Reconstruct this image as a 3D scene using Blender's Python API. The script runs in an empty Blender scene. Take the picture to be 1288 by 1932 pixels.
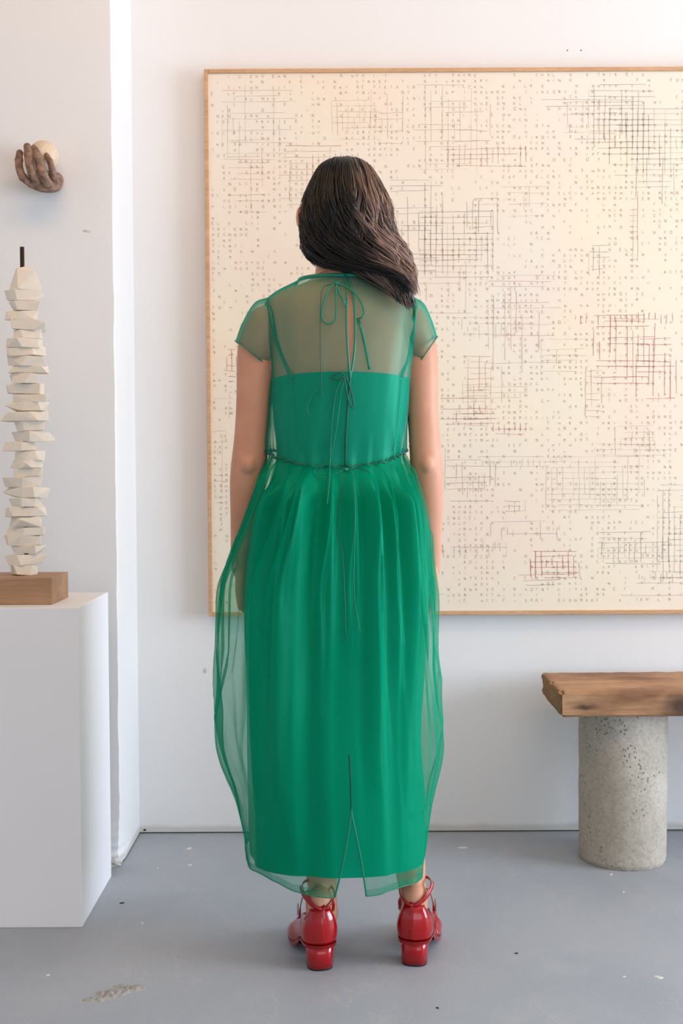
import bpy, bmesh, math, random
import numpy as np
from mathutils import Vector, Matrix, noise
from mathutils.bvhtree import BVHTree

random.seed(7)
rng = np.random.default_rng(7)
SC = bpy.context.scene
COL = SC.collection
R = math.radians
PI = math.pi

# ------------------------------------------------------------------ camera
W, H, F = 1288, 1932, 2250.0
EYE = 1.05
PITCH, ROLL = math.atan(74 / F), R(0.30)
fwd = Vector((0, math.cos(PITCH), -math.sin(PITCH)))
up0 = Vector((0, math.sin(PITCH), math.cos(PITCH)))
rt0 = Vector((1, 0, 0))
rt = rt0 * math.cos(ROLL) - up0 * math.sin(ROLL)
up = up0 * math.cos(ROLL) + rt0 * math.sin(ROLL)
cd = bpy.data.cameras.new('camera')
cam = bpy.data.objects.new('camera', cd)
COL.objects.link(cam)
cd.sensor_fit = 'VERTICAL'
cd.sensor_height = 36.0
cd.lens = F / H * 36.0
cd.clip_start = 0.05
m3 = Matrix((rt, up, -fwd)).transposed()
cam.matrix_world = Matrix.Translation((0, 0, EYE)) @ m3.to_4x4()
SC.camera = cam

# ------------------------------------------------------------------ world, lamps, exposure
SC.view_settings.view_transform = 'Standard'
SC.view_settings.look = 'None'
SC.view_settings.gamma = 1.0
SC.view_settings.use_curve_mapping = False
SC.view_settings.exposure = 0.06
try:
    SC.cycles.transparent_max_bounces = 32
except Exception:
    pass
wd = bpy.data.worlds.new('world')
SC.world = wd
wd.use_nodes = True
wd.node_tree.nodes['Background'].inputs[0].default_value = (0.75, 0.85, 1.0, 1)
wd.node_tree.nodes['Background'].inputs[1].default_value = 1.0


def area(name, loc, target, sx, sy, power, col):
    l = bpy.data.lights.new(name, 'AREA')
    l.shape = 'RECTANGLE'
    l.size, l.size_y = sx, sy
    l.energy = power
    l.color = col
    o = bpy.data.objects.new(name, l)
    COL.objects.link(o)
    o.location = loc
    d = (Vector(target) - Vector(loc)).normalized()
    o.rotation_euler = d.to_track_quat('-Z', 'Y').to_euler()
    return o


RX, LX, FY, BY, CZ = 4.5, -3.0, -3.2, 3.45, 3.4      # room box
area('window_light', (RX - 0.06, 1.5, 1.35), (0, 1.5, 1.3), 2.2, 1.9, 210, (0.75, 0.86, 1.0))
area('front_fill_light', (2.1, FY + 0.08, 1.25), (2.1, 3, 1.1), 4.2, 1.9, 38, (0.72, 0.85, 1.0))  # soft fill added behind the camera, no known source there
area('ceiling_lamp_light', (0.2, 1.3, CZ - 0.1), (0.2, 3.4, 1.9), 3.0, 0.7, 30, (1.0, 0.52, 0.16))


# ------------------------------------------------------------------ helpers
def P(px, py, Y):
    d = fwd + rt * ((px - W / 2) / F) + up * ((H / 2 - py) / F)
    t = Y / d.y
    return Vector((d.x * t, Y, EYE + d.z * t))


def mesh_obj(name, verts, faces, mat, parent=None, smooth=True, mats=None, fmat=None):
    me = bpy.data.meshes.new(name)
    me.from_pydata([tuple(v) for v in verts], [], faces)
    for m in (mats or [mat]):
        me.materials.append(m)
    if fmat is not None:
        me.polygons.foreach_set('material_index', fmat)
    if smooth:
        me.polygons.foreach_set('use_smooth', [True] * len(me.polygons))
    me.update()
    return link(name, me, parent)


def link(name, me, parent=None):
    o = bpy.data.objects.new(name, me)
    COL.objects.link(o)
    if parent is not None:
        o.parent = parent
        o.matrix_parent_inverse = parent.matrix_world.inverted()
    return o


def bm_obj(name, bm, mat, parent=None, smooth=False):
    me = bpy.data.meshes.new(name)
    bm.to_mesh(me)
    bm.free()
    me.materials.append(mat)
    if smooth:
        me.polygons.foreach_set('use_smooth', [True] * len(me.polygons))
    return link(name, me, parent)


def empty(name, loc):
    o = bpy.data.objects.new(name, None)
    COL.objects.link(o)
    o.location = loc
    o.empty_display_size = 0.05
    bpy.context.view_layer.update()
    return o


def tag(o, label, cat, group=None):
    o['label'] = label
    o['category'] = cat
    if group:
        o['group'] = group
    return o


def struct(o, label=None):
    o['kind'] = 'structure'
    if label:
        o['label'] = label
    return o


def cr(pts, n):
    """Catmull-Rom resample of a list of vectors to n points."""
    pts = [Vector(p) for p in pts]
    k = len(pts)
    out = []
    for i in range(n):
        s = i / (n - 1) * (k - 1)
        j = min(int(s), k - 2)
        t = s - j
        p1, p2 = pts[j], pts[j + 1]
        p0 = pts[j - 1] if j > 0 else p1 * 2 - p2
        p3 = pts[j + 2] if j + 2 < k else p2 * 2 - p1
        out.append(0.5 * ((2 * p1) + (p2 - p0) * t + (2 * p0 - 5 * p1 + 4 * p2 - p3) * t * t
                          + (3 * p1 - p0 - 3 * p2 + p3) * t ** 3))
    return out


def tab(table, x):
    """smooth interpolation of rows (first column = key) at x."""
    t = np.array(table, float)
    k = t[:, 0]
    x = min(max(x, k[0]), k[-1])
    j = int(min(max(np.searchsorted(k, x) - 1, 0), len(k) - 2))
    h = k[j + 1] - k[j]
    s = (x - k[j]) / h
    p1, p2 = t[j, 1:], t[j + 1, 1:]
    d1 = (t[j + 1, 1:] - t[j - 1, 1:]) / (k[j + 1] - k[j - 1]) * h if j > 0 else (p2 - p1)
    d2 = (t[j + 2, 1:] - t[j, 1:]) / (k[j + 2] - k[j]) * h if j + 2 < len(k) else (p2 - p1)
    return ((2 * s ** 3 - 3 * s ** 2 + 1) * p1 + (s ** 3 - 2 * s ** 2 + s) * d1
            + (-2 * s ** 3 + 3 * s ** 2) * p2 + (s ** 3 - s ** 2) * d2)


def grid_faces(rows, cols, wrap=False, base=0):
    f = []
    for i in range(rows - 1):
        for j in range(cols if wrap else cols - 1):
            a = base + i * cols + j
            b = base + i * cols + (j + 1) % cols
            f.append((a, b, b + cols, a + cols))
    return f


def tube_geo(pts, radii, n=10, cap=True, base=0, flat=None):
    """closed tube along pts; radii number/list of r or (ra, rb); returns verts, faces."""
    pts = [Vector(p) for p in pts]
    k = len(pts)
    if not hasattr(radii, '__len__'):
        radii = [radii] * k
    vs, fs = [], []
    t0 = (pts[1] - pts[0]).normalized()
    ref = Vector(flat) if flat is not None else (Vector((0, 1, 0)) if abs(t0.y) < 0.9 else Vector((1, 0, 0)))
    for i, p in enumerate(pts):
        t = (pts[min(i + 1, k - 1)] - pts[max(i - 1, 0)])
        t = t.normalized() if t.length > 1e-9 else t0
        a = ref - t * ref.dot(t)
        if a.length < 1e-5:
            a = t.orthogonal()
        a.normalize()
        if flat is None:
            ref = a
        b = t.cross(a)
        r = radii[i]
        ra, rb = (r, r) if not hasattr(r, '__len__') else r
        for j in range(n):
            th = 2 * PI * j / n
            vs.append(p + a * (ra * math.cos(th)) + b * (rb * math.sin(th)))
    fs = grid_faces(k, n, True, base)
    if cap:
        fs.append(tuple(base + j for j in range(n))[::-1])
        fs.append(tuple(base + (k - 1) * n + j for j in range(n)))
    return vs, fs


def capsule_geo(pts, radii, n=16, base=0, m=None):
    """tube with rounded ends, resampled smoothly."""
    m = m or max(8, len(pts) * 4)
    rows = [list(p) + [r] for p, r in zip(pts, radii)]
    arr = []
    k = len(rows)
    P3 = cr([r[:3] for r in rows], m)
    RR = [float(tab([[i, q[3]] for i, q in enumerate(rows)], i2 / (m - 1) * (k - 1))[0]) for i2 in range(m)]
    d0 = (P3[0] - P3[1]).normalized()
    d1 = (P3[-1] - P3[-2]).normalized()
    pre = [(P3[0] + d0 * RR[0] * math.sin(a), RR[0] * math.cos(a)) for a in (R(84), R(60), R(35), R(15))]
    post = [(P3[-1] + d1 * RR[-1] * math.sin(a), RR[-1] * math.cos(a)) for a in (R(15), R(35), R(60), R(84))]
    pp = [p for p, _ in pre] + P3 + [p for p, _ in post]
    rr = [r for _, r in pre] + RR + [r for _, r in post]
    return tube_geo(pp, rr, n, True, base)


class Geo:
    def __init__(self):
        self.v, self.f = [], []

    def add(self, vf):
        b = len(self.v)
        v, f = vf
        self.v += [tuple(x) for x in v]
        self.f += [tuple(i + b for i in q) for q in f]
        return self

    def capsule(self, pts, radii, n=16, m=None):
        return self.add(capsule_geo(pts, radii, n, 0, m))

    def tube(self, pts, r, n=8, flat=None):
        return self.add(tube_geo(pts, r, n, True, 0, flat))

    def ellipsoid(self, c, r, rot=None, nu=24, nv=16):
        vs = []
        c = Vector(c)
        for i in range(1, nv):
            ph = PI * i / nv
            for j in range(nu):
                th = 2 * PI * j / nu
                q = Vector((r[0] * math.sin(ph) * math.cos(th), r[1] * math.sin(ph) * math.sin(th), r[2] * math.cos(ph)))
                if rot is not None:
                    q = rot @ q
                vs.append(c + q)
        fs = grid_faces(nv - 1, nu, True)
        fs.append(tuple(range(nu))[::-1])
        fs.append(tuple((nv - 2) * nu + j for j in range(nu)))
        fs = [tuple(reversed(f)) for f in fs]
        return self.add((vs, fs))

    def obj(self, name, mat, parent=None, smooth=True):
        return mesh_obj(name, self.v, self.f, mat, parent, smooth)

    def remesh(self, voxel, smooth_it=4, fac=0.5):
        me = bpy.data.meshes.new('tmp')
        me.from_pydata(self.v, [], self.f)
        bm = bmesh.new()
        bm.from_mesh(me)
        bmesh.ops.recalc_face_normals(bm, faces=bm.faces)
        bm.to_mesh(me)
        bm.free()
        o = bpy.data.objects.new('tmp', me)
        COL.objects.link(o)
        md = o.modifiers.new('r', 'REMESH')
        md.mode = 'VOXEL'
        md.voxel_size = voxel
        md.use_smooth_shade = True
        if smooth_it:
            s = o.modifiers.new('s', 'SMOOTH')
            s.iterations = smooth_it
            s.factor = fac
        dg = bpy.context.evaluated_depsgraph_get()
        out = bpy.data.meshes.new_from_object(o.evaluated_get(dg))
        bpy.data.objects.remove(o)
        bpy.data.meshes.remove(me)
        out.polygons.foreach_set('use_smooth', [True] * len(out.polygons))
        return out


# ------------------------------------------------------------------ materials
def srgb(r, g, b):
    f = lambda c: (c / 255 / 12.92) if c / 255 <= 0.04045 else ((c / 255 + 0.055) / 1.055) ** 2.4
    return (f(r), f(g), f(b), 1.0)


class NT:
    def __init__(self, name):
        self.m = bpy.data.materials.new(name)
        self.m.use_nodes = True
        self.t = self.m.node_tree
        self.b = self.t.nodes['Principled BSDF']
        self.out = self.t.nodes['Material Output']

    def n(self, typ, **kw):
        x = self.t.nodes.new(typ)
        for k, v in kw.items():
            setattr(x, k, v)
        return x

    def l(self, a, b):
        self.t.links.new(a, b)

    def val(self, sock, v):
        if hasattr(v, 'links') or isinstance(v, bpy.types.NodeSocket):
            self.l(v, sock)
        else:
            sock.default_value = v

    def obj(self):
        return self.n('ShaderNodeTexCoord').outputs['Object']

    def mapping(self, vec, scale=(1, 1, 1), loc=(0, 0, 0), rot=(0, 0, 0)):
        m = self.n('ShaderNodeMapping')
        self.l(vec, m.inputs['Vector'])
        m.inputs['Scale'].default_value = scale
        m.inputs['Location'].default_value = loc
        m.inputs['Rotation'].default_value = rot
        return m.outputs[0]

    def noise(self, vec, scale, detail=4, rough=0.5, dist=0.0):
        x = self.n('ShaderNodeTexNoise')
        self.l(vec, x.inputs['Vector'])
        x.inputs['Scale'].default_value = scale
        x.inputs['Detail'].default_value = detail
        x.inputs['Roughness'].default_value = rough
        x.inputs['Distortion'].default_value = dist
        return x.outputs['Fac']

    def vor(self, vec, scale, feature='F1'):
        x = self.n('ShaderNodeTexVoronoi', feature=feature)
        self.l(vec, x.inputs['Vector'])
        x.inputs['Scale'].default_value = scale
        return x.outputs['Distance']

    def ramp(self, fac, stops, interp='LINEAR'):
        x = self.n('ShaderNodeValToRGB')
        self.l(fac, x.inputs[0])
        cr_ = x.color_ramp
        cr_.interpolation = interp
        while len(cr_.elements) < len(stops):
            cr_.elements.new(0.5)
        for e, (p, c) in zip(cr_.elements, stops):
            e.position = p
            e.color = c if len(c) == 4 else (*c, 1)
        return x.outputs[0]

    def mix(self, fac, a, b, blend='MIX'):
        x = self.n('ShaderNodeMix', data_type='RGBA', blend_type=blend)
        self.val(x.inputs[0], fac)
        self.val(x.inputs[6], a)
        self.val(x.inputs[7], b)
        return x.outputs[2]

    def math(self, op, a, b=0.0, c=0.0, clamp=False):
        x = self.n('ShaderNodeMath', operation=op, use_clamp=clamp)
        self.val(x.inputs[0], a)
        self.val(x.inputs[1], b)
        self.val(x.inputs[2], c)
        return x.outputs[0]

    def bump(self, h, strength=0.3, dist=0.01):
        x = self.n('ShaderNodeBump')
        self.l(h, x.inputs['Height'])
        x.inputs['Strength'].default_value = strength
        x.inputs['Distance'].default_value = dist
        self.l(x.outputs[0], self.b.inputs['Normal'])
        return x.outputs[0]

    def base(self, c, rough=0.5, spec=0.5, metal=0.0):
        self.val(self.b.inputs['Base Color'], c)
        self.val(self.b.inputs['Roughness'], rough)
        self.b.inputs['Specular IOR Level'].default_value = spec
        self.b.inputs['Metallic'].default_value = metal
        return self


def g3(v):
    return (v, v, v, 1)


def mat_wall(name, c, dirt=True):
    t = NT(name)
    o = t.obj()
    big = t.noise(o, 1.3, 3)
    fine = t.noise(o, 60, 4)
    col = t.mix(t.ramp(big, [(0.35, g3(0)), (0.7, g3(1))]), (*[x * 0.965 for x in c[:3]], 1), c)
    if dirt:
        sep = t.n('ShaderNodeSeparateXYZ')
        t.l(o, sep.inputs[0])
        n2 = t.noise(o, 9, 4)
        hgt = t.math('ADD', sep.outputs[2], t.math('MULTIPLY', n2, -0.03))
        low = t.ramp(hgt, [(0.0, g3(1)), (0.012, g3(0))])
        col = t.mix(t.math('MULTIPLY', low, 0.5), col, srgb(176, 168, 156))
    t.base(col, 0.62, 0.3)
    h = t.math('ADD', t.math('MULTIPLY', fine, 0.25), t.math('MULTIPLY', t.noise(o, 7, 4, 0.6), 1.0))
    t.bump(h, 0.12, 0.01)
    return t.m


def mat_floor():
    t = NT('painted_concrete')
    o = t.obj()
    a = t.noise(o, 1.6, 6, 0.6, 0.4)
    b = t.noise(o, 9, 6, 0.65)
    c = t.noise(o, 160, 2)
    col = t.ramp(a, [(0.3, srgb(153, 159, 168)), (0.5, srgb(163, 168, 176)), (0.7, srgb(170, 173, 179))])
    col = t.mix(t.ramp(b, [(0.55, g3(0)), (0.85, g3(0.45))]), col, srgb(192, 189, 187))
    col = t.mix(t.math('MULTIPLY', t.ramp(c, [(0.3, g3(1)), (0.5, g3(0))]), 0.14), col, srgb(112, 116, 126))
    # scuffs: thin pale wandering streaks
    w = t.noise(t.mapping(o, (1.4, 0.6, 1), rot=(0, 0, 0.7)), 3.0, 5, 0.6, 1.2)
    s = t.ramp(t.math('ABSOLUTE', t.math('SUBTRACT', w, 0.5)), [(0.0, g3(1)), (0.012, g3(0))])
    s2 = t.ramp(t.noise(o, 4, 3), [(0.5, g3(0)), (0.68, g3(1))])
    col = t.mix(t.math('MULTIPLY', t.math('MULTIPLY', s, s2), 0.5), col, srgb(196, 190, 184))
    t.base(col, t.math('ADD', t.math('MULTIPLY', b, 0.25), 0.36), 0.4)
    t.bump(t.math('ADD', t.math('MULTIPLY', b, 1.0), t.math('MULTIPLY', c, 0.15)), 0.10, 0.008)
    return t.m


def mat_simple(name, c, rough=0.5, spec=0.5, metal=0.0, var=0.08, scale=30, bump=0.0):
    t = NT(name)
    o = t.obj()
    n = t.noise(o, scale, 4)
    dark = (*[x * (1 - var * 2) for x in c[:3]], 1)
    t.base(t.mix(t.ramp(n, [(0.3, g3(0)), (0.7, g3(1))]), dark, c), rough, spec, metal)
    if bump:
        t.bump(n, bump, 0.004)
    return t.m


def mat_wood(name, c1, c2, axis=0, scale=6.0, knots=False, rough=0.55, stain=None, spots=()):
    t = NT(name)
    o = t.obj()
    st = [9.0, 9.0, 9.0]
    st[axis] = 0.8
    v = t.mapping(o, tuple(st))
    n = t.noise(v, scale, 6, 0.6, 0.6)
    fine = t.noise(t.mapping(o, tuple(x * 3 for x in st)), scale * 3, 3)
    col = t.mix(t.ramp(n, [(0.3, g3(0)), (0.72, g3(1))]), c1, c2)
    col = t.mix(t.math('MULTIPLY', t.ramp(fine, [(0.35, g3(1)), (0.6, g3(0))]), 0.3), col, (*[x * 0.5 for x in c1[:3]], 1))
    if stain:
        blot = t.noise(t.mapping(o, (1, 1.2, 1.8)), 4.6, 4, 0.55, 0.3)
        col = t.mix(t.ramp(blot, [(0.47, g3(0)), (0.66, g3(0.72))]), col, stain)
    if knots:
        kv = t.mapping(o, (2.2, 7, 12))
        k = t.vor(kv, 1.5)
        col = t.mix(t.ramp(k, [(0.05, g3(0.9)), (0.16, g3(0))]), col, srgb(52, 36, 28))
    for i, c in enumerate(spots):
        mp = t.n('ShaderNodeMapping', vector_type='TEXTURE')
        wob = t.n('ShaderNodeVectorMath', operation='ADD')
        t.l(o, wob.inputs[0])
        nn = t.n('ShaderNodeTexNoise')
        t.l(o, nn.inputs['Vector'])
        nn.inputs['Scale'].default_value = 25
        sc = t.n('ShaderNodeVectorMath', operation='SCALE')
        t.l(nn.outputs['Color'], sc.inputs[0])
        sc.inputs['Scale'].default_value = .018
        t.l(sc.outputs[0], wob.inputs[1])
        t.l(wob.outputs[0], mp.inputs['Vector'])
        mp.inputs['Location'].default_value = (c.x + .009, c.y + .009, c.z + .009)
        mp.inputs['Scale'].default_value = (.038, .022, .010) if i != 1 else (.06, .04, .04)
        ln = t.n('ShaderNodeVectorMath', operation='LENGTH')
        t.l(mp.outputs[0], ln.inputs[0])
        k = t.ramp(ln.outputs['Value'], [(0.25, g3(.85)), (1.0, g3(0))])
        col = t.mix(k, col, srgb(62, 44, 36))
    t.base(col, rough, 0.35)
    t.bump(t.math('ADD', n, t.math('MULTIPLY', fine, 0.5)), 0.25, 0.004)
    return t.m


def mat_concrete():
    t = NT('raw_concrete')
    o = t.obj()
    a = t.noise(o, 5, 6, 0.6, 0.3)
    b = t.noise(o, 110, 6, 0.7)
    col = t.ramp(a, [(0.3, srgb(166, 157, 143)), (0.55, srgb(184, 175, 161)), (0.75, srgb(200, 191, 177))])
    col = t.mix(t.ramp(b, [(0.35, g3(0.45)), (0.55, g3(0))]), col, srgb(134, 126, 115))
    pit = t.vor(o, 84)
    pm = t.ramp(t.noise(o, 9, 3), [(0.48, g3(0)), (0.6, g3(1))])
    pits = t.math('MULTIPLY', t.ramp(pit, [(0.12, g3(1)), (0.30, g3(0))]), pm)
    col = t.mix(t.math('MULTIPLY', pits, 0.75), col, srgb(86, 80, 74))
    t.base(col, 0.85, 0.2)
    t.bump(t.math('SUBTRACT', t.math('MULTIPLY', b, 0.6), pits), 0.5, 0.004)
    return t.m


def mat_skin():
    t = NT('skin')
    o = t.obj()
    n = t.noise(o, 14, 4)
    col = t.mix(t.ramp(n, [(0.3, g3(0)), (0.7, g3(1))]), srgb(203, 143, 113), srgb(214, 156, 126))
    t.base(col, 0.48, 0.35)
    t.b.inputs['Subsurface Weight'].default_value = 0.15
    t.b.inputs['Subsurface Radius'].default_value = (0.012, 0.005, 0.003)
    t.b.inputs['Subsurface Scale'].default_value = 0.6
    t.bump(t.noise(o, 220, 3), 0.06, 0.002)
    return t.m


def mat_sheer(name, c, a0, spec=0.25, tint=(0.82, 0.96, 0.91, 1)):
    """woven organza: threads cover a0 of the cloth seen square on, more when seen edge on."""
    t = NT(name)
    t.t.nodes.remove(t.b)
    lw = t.n('ShaderNodeLayerWeight')
    lw.inputs['Blend'].default_value = 0.5
    cos = t.math('MAXIMUM', t.math('SUBTRACT', 1.0, lw.outputs['Facing']), 0.10)
    o = t.obj()
    weave = t.noise(t.mapping(o, (1, 1, 0.25)), 90, 2)
    dens = t.math('ADD', t.math('MULTIPLY', weave, 0.06), 1 - a0 - 0.03)
    cover = t.math('SUBTRACT', 1.0, t.math('POWER', dens, t.math('DIVIDE', 1.0, cos)))
    df = t.n('ShaderNodeBsdfDiffuse')
    df.inputs[0].default_value = c
    tl = t.n('ShaderNodeBsdfTranslucent')
    tl.inputs[0].default_value = c
    gl = t.n('ShaderNodeBsdfGlossy')
    gl.inputs[0].default_value = (0.12, 0.8, 0.55, 1)
    gl.inputs['Roughness'].default_value = 0.38
    m1 = t.n('ShaderNodeMixShader')
    m1.inputs[0].default_value = 0.28
    t.l(df.outputs[0], m1.inputs[1])
    t.l(tl.outputs[0], m1.inputs[2])
    m2 = t.n('ShaderNodeMixShader')
    m2.inputs[0].default_value = spec * 0.2
    t.l(m1.outputs[0], m2.inputs[1])
    t.l(gl.outputs[0], m2.inputs[2])
    tr = t.n('ShaderNodeBsdfTransparent')
    tr.inputs[0].default_value = tint
    m3_ = t.n('ShaderNodeMixShader')
    t.l(cover, m3_.inputs[0])
    t.l(tr.outputs[0], m3_.inputs[1])
    t.l(m2.outputs[0], m3_.inputs[2])
    t.l(m3_.outputs[0], t.out.inputs[0])
    return t.m


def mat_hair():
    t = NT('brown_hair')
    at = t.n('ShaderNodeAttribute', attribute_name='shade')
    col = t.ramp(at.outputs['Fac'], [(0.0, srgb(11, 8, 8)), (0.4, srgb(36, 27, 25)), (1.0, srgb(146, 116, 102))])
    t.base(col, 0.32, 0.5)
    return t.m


def mat_canvas():
    t = NT('washed_canvas')
    o = t.obj()
    n1 = t.noise(o, 2.2, 3, 0.5)
    n2 = t.noise(t.mapping(o, loc=(3, 1, 7)), 2.8, 3, 0.5)
    n3 = t.noise(t.mapping(o, loc=(9, 4, 2)), 1.6, 3, 0.5)
    col = t.mix(t.ramp(n1, [(0.4, g3(0)), (0.65, g3(1))]), srgb(236, 222, 203), srgb(238, 225, 200))
    col = t.mix(t.ramp(n2, [(0.5, g3(0)), (0.68, g3(0.45))]), col, srgb(240, 214, 196))
    col = t.mix(t.ramp(n3, [(0.5, g3(0)), (0.7, g3(0.6))]), col, srgb(230, 226, 218))
    t.base(col, 0.8, 0.15)
    t.bump(t.noise(o, 400, 2), 0.05, 0.002)
    return t.m


M = {}
M['wall'] = mat_wall('white_plaster', srgb(232, 230, 228))
M['ceil'] = mat_simple('ceiling_paint', srgb(232, 222, 208), 0.8, 0.2, 0, 0.02, 2)
M['floor'] = mat_floor()
M['pedestal'] = mat_simple('pedestal_paint', srgb(243, 241, 242), 0.5, 0.35, 0, 0.012, 4)
M['frame'] = mat_wood('oak_frame', srgb(196, 150, 110), srgb(216, 174, 134), 0, 5)
M['canvas'] = mat_canvas()
M['pencil'] = mat_simple('pencil', srgb(198, 178, 158), 0.8, 0.1, 0, 0.05, 9)
M['grey_ink'] = mat_simple('grey_ink', srgb(166, 161, 155), 0.8, 0.1, 0, 0.1, 9)
M['red_ink'] = mat_simple('red_ink', srgb(206, 128, 132), 0.8, 0.1, 0, 0.1, 9)
M['rose_ink'] = mat_simple('rose_ink', srgb(212, 172, 158), 0.8, 0.1, 0, 0.1, 9)
M['ochre_ink'] = mat_simple('ochre_ink', srgb(208, 190, 160), 0.8, 0.1, 0, 0.1, 9)
M['slab'] = mat_wood('reclaimed_timber', srgb(166, 120, 84), srgb(198, 156, 118), 0, 4, False, 0.6, srgb(112, 72, 46),
                     [P(1103, 1335, 3.05), P(1284, 1332, 3.05), P(1150, 1279, 3.18), P(1210, 1291, 3.12)])
M['end_grain'] = mat_wood('end_grain', srgb(112, 80, 48), srgb(146, 110, 68), 1, 4, False, 0.8)
M['block'] = mat_wood('beech_block', srgb(168, 128, 96), srgb(190, 150, 118), 0, 3)
M['concrete'] = mat_concrete()
M['stone'] = mat_simple('broken_plaster', srgb(240, 228, 211), 0.85, 0.15, 0, 0.03, 40, 0.25)
M['rod'] = mat_simple('dark_steel', srgb(70, 56, 50), 0.4, 0.5, 0.6)
M['clay'] = mat_simple('brown_clay', srgb(164, 130, 110), 0.7, 0.25, 0, 0.33, 70, 0.6)
M['ball'] = mat_wood('pale_wood_ball', srgb(214, 190, 162), srgb(228, 206, 180), 2, 4)
M['skin'] = mat_skin()
M['eye'] = mat_simple('eye_white', srgb(225, 220, 214), 0.2)
M['hair'] = mat_hair()
M['gold'] = mat_simple('gold_chain', srgb(222, 180, 110), 0.25, 0.5, 1.0)
M['slip'] = mat_simple('green_satin', srgb(0, 152, 116), 0.38, 0.4, 0, 0.03, 8)
M['slip'].node_tree.nodes['Principled BSDF'].inputs['Specular Tint'].default_value = (0.15, 0.9, 0.65, 1)
M['sheer'] = mat_sheer('green_organza', srgb(0, 154, 115), 0.25)
M['bodice'] = mat_sheer('green_organza_bodice', srgb(44, 160, 134), 0.31, 0.25, (0.92, 0.98, 0.95, 1))
M['tie'] = mat_simple('green_ribbon', srgb(0, 124, 94), 0.4, 0.5, 0, 0.04, 20)
M['dark_tie'] = mat_simple('dark_green_cord', srgb(0, 92, 72), 0.45, 0.5, 0, 0.04, 20)
M['patent'] = mat_simple('red_patent_leather', srgb(168, 4, 14), 0.16, 0.45, 0, 0.03, 10)
M['patent'].node_tree.nodes['Principled BSDF'].inputs['Coat Weight'].default_value = 0.3
M['patent'].node_tree.nodes['Principled BSDF'].inputs['Coat Roughness'].default_value = 0.06
M['rubber'] = mat_simple('black_rubber', srgb(34, 28, 30), 0.7)
M['lining'] = mat_simple('shoe_lining', srgb(150, 110, 92), 0.7)
M['metal'] = mat_simple('buckle_metal', srgb(190, 186, 184), 0.2, 0.5, 1.0)
M['dark'] = mat_simple('dark_hole', srgb(40, 38, 38), 0.9)
M['fleck'] = mat_simple('white_paint', srgb(214, 211, 206), 0.7)


# ------------------------------------------------------------------ the room
def box_bm(x0, x1, y0, y1, z0, z1, bev=0.0, seg=2):
    bm = bmesh.new()
    bmesh.ops.create_cube(bm, size=1)
    for v in bm.verts:
        v.co = Vector(((x0 + x1) / 2 + v.co.x * (x1 - x0), (y0 + y1) / 2 + v.co.y * (y1 - y0), (z0 + z1) / 2 + v.co.z * (z1 - z0)))
    if bev:
        bmesh.ops.bevel(bm, geom=bm.edges[:], offset=bev, segments=seg, profile=0.5, affect='EDGES')
    return bm


GAP = 0.004
floor = struct(bm_obj('floor', box_bm(LX - .2, RX + .2, FY - .2, BY + .3, -.2, 0), M['floor']))
struct(bm_obj('ceiling', box_bm(LX - .2, RX + .2, FY - .2, BY + .3, CZ, CZ + .15), M['ceil']))
wall_back = struct(bm_obj('wall_back', box_bm(LX, RX + .2, BY, BY + .2, GAP, CZ), M['wall']))
wl = bpy.data.objects
struct(bm_obj('wall_side', box_bm(LX - .2, LX, FY, BY + .2, GAP, CZ), M['wall']))
# wall behind the camera, with an unseen window opening added for the fill light
PX0, PX1, PZ0, PZ1 = -.05, 4.25, .25, 2.25
bm = bmesh.new()
def addbox(bm, *a):
    b2 = box_bm(*a)
    me = bpy.data.meshes.new('t'); b2.to_mesh(me); b2.free(); bm.from_mesh(me); bpy.data.meshes.remove(me)
addbox(bm, LX, PX0, FY - .2, FY, GAP, CZ)
addbox(bm, PX1, RX, FY - .2, FY, GAP, CZ)
addbox(bm, PX0, PX1, FY - .2, FY, GAP, PZ0)
addbox(bm, PX0, PX1, FY - .2, FY, PZ1, CZ)
struct(bm_obj('wall_front', bm, M['wall']))
bm = bmesh.new()
for (a, b, c, d) in ((PX0, PX1, PZ0, PZ0 + .05), (PX0, PX1, PZ1 - .05, PZ1), (PX0, PX0 + .05, PZ0, PZ1), (PX1 - .05, PX1, PZ0, PZ1), (2.07, 2.13, PZ0, PZ1)):
    addbox(bm, a, b, FY - .15, FY - .08, c, d)
struct(bm_obj('added_fill_window', bm, M['pedestal']))  # frame of the added, unseen fill window
# right wall with the window that lights the room
WY0, WY1, WZ0, WZ1 = .36, 2.64, .36, 2.34
bm = bmesh.new()
addbox(bm, RX, RX + .2, FY, WY0, GAP, CZ)
addbox(bm, RX, RX + .2, WY1, BY, GAP, CZ)
addbox(bm, RX, RX + .2, WY0, WY1, GAP, WZ0)
addbox(bm, RX, RX + .2, WY0, WY1, WZ1, CZ)
struct(bm_obj('wall_right', bm, M['wall']))
bm = bmesh.new()
for (a, b, c, d) in ((WY0, WY1, WZ0, WZ0 + .05), (WY0, WY1, WZ1 - .05, WZ1), (WY0, WY0 + .05, WZ0, WZ1), (WY1 - .05, WY1, WZ0, WZ1), (1.47, 1.53, WZ0, WZ1)):
    addbox(bm, RX + .06, RX + .12, a, b, c, d)
struct(bm_obj('window_1', bm, M['pedestal']))

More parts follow.
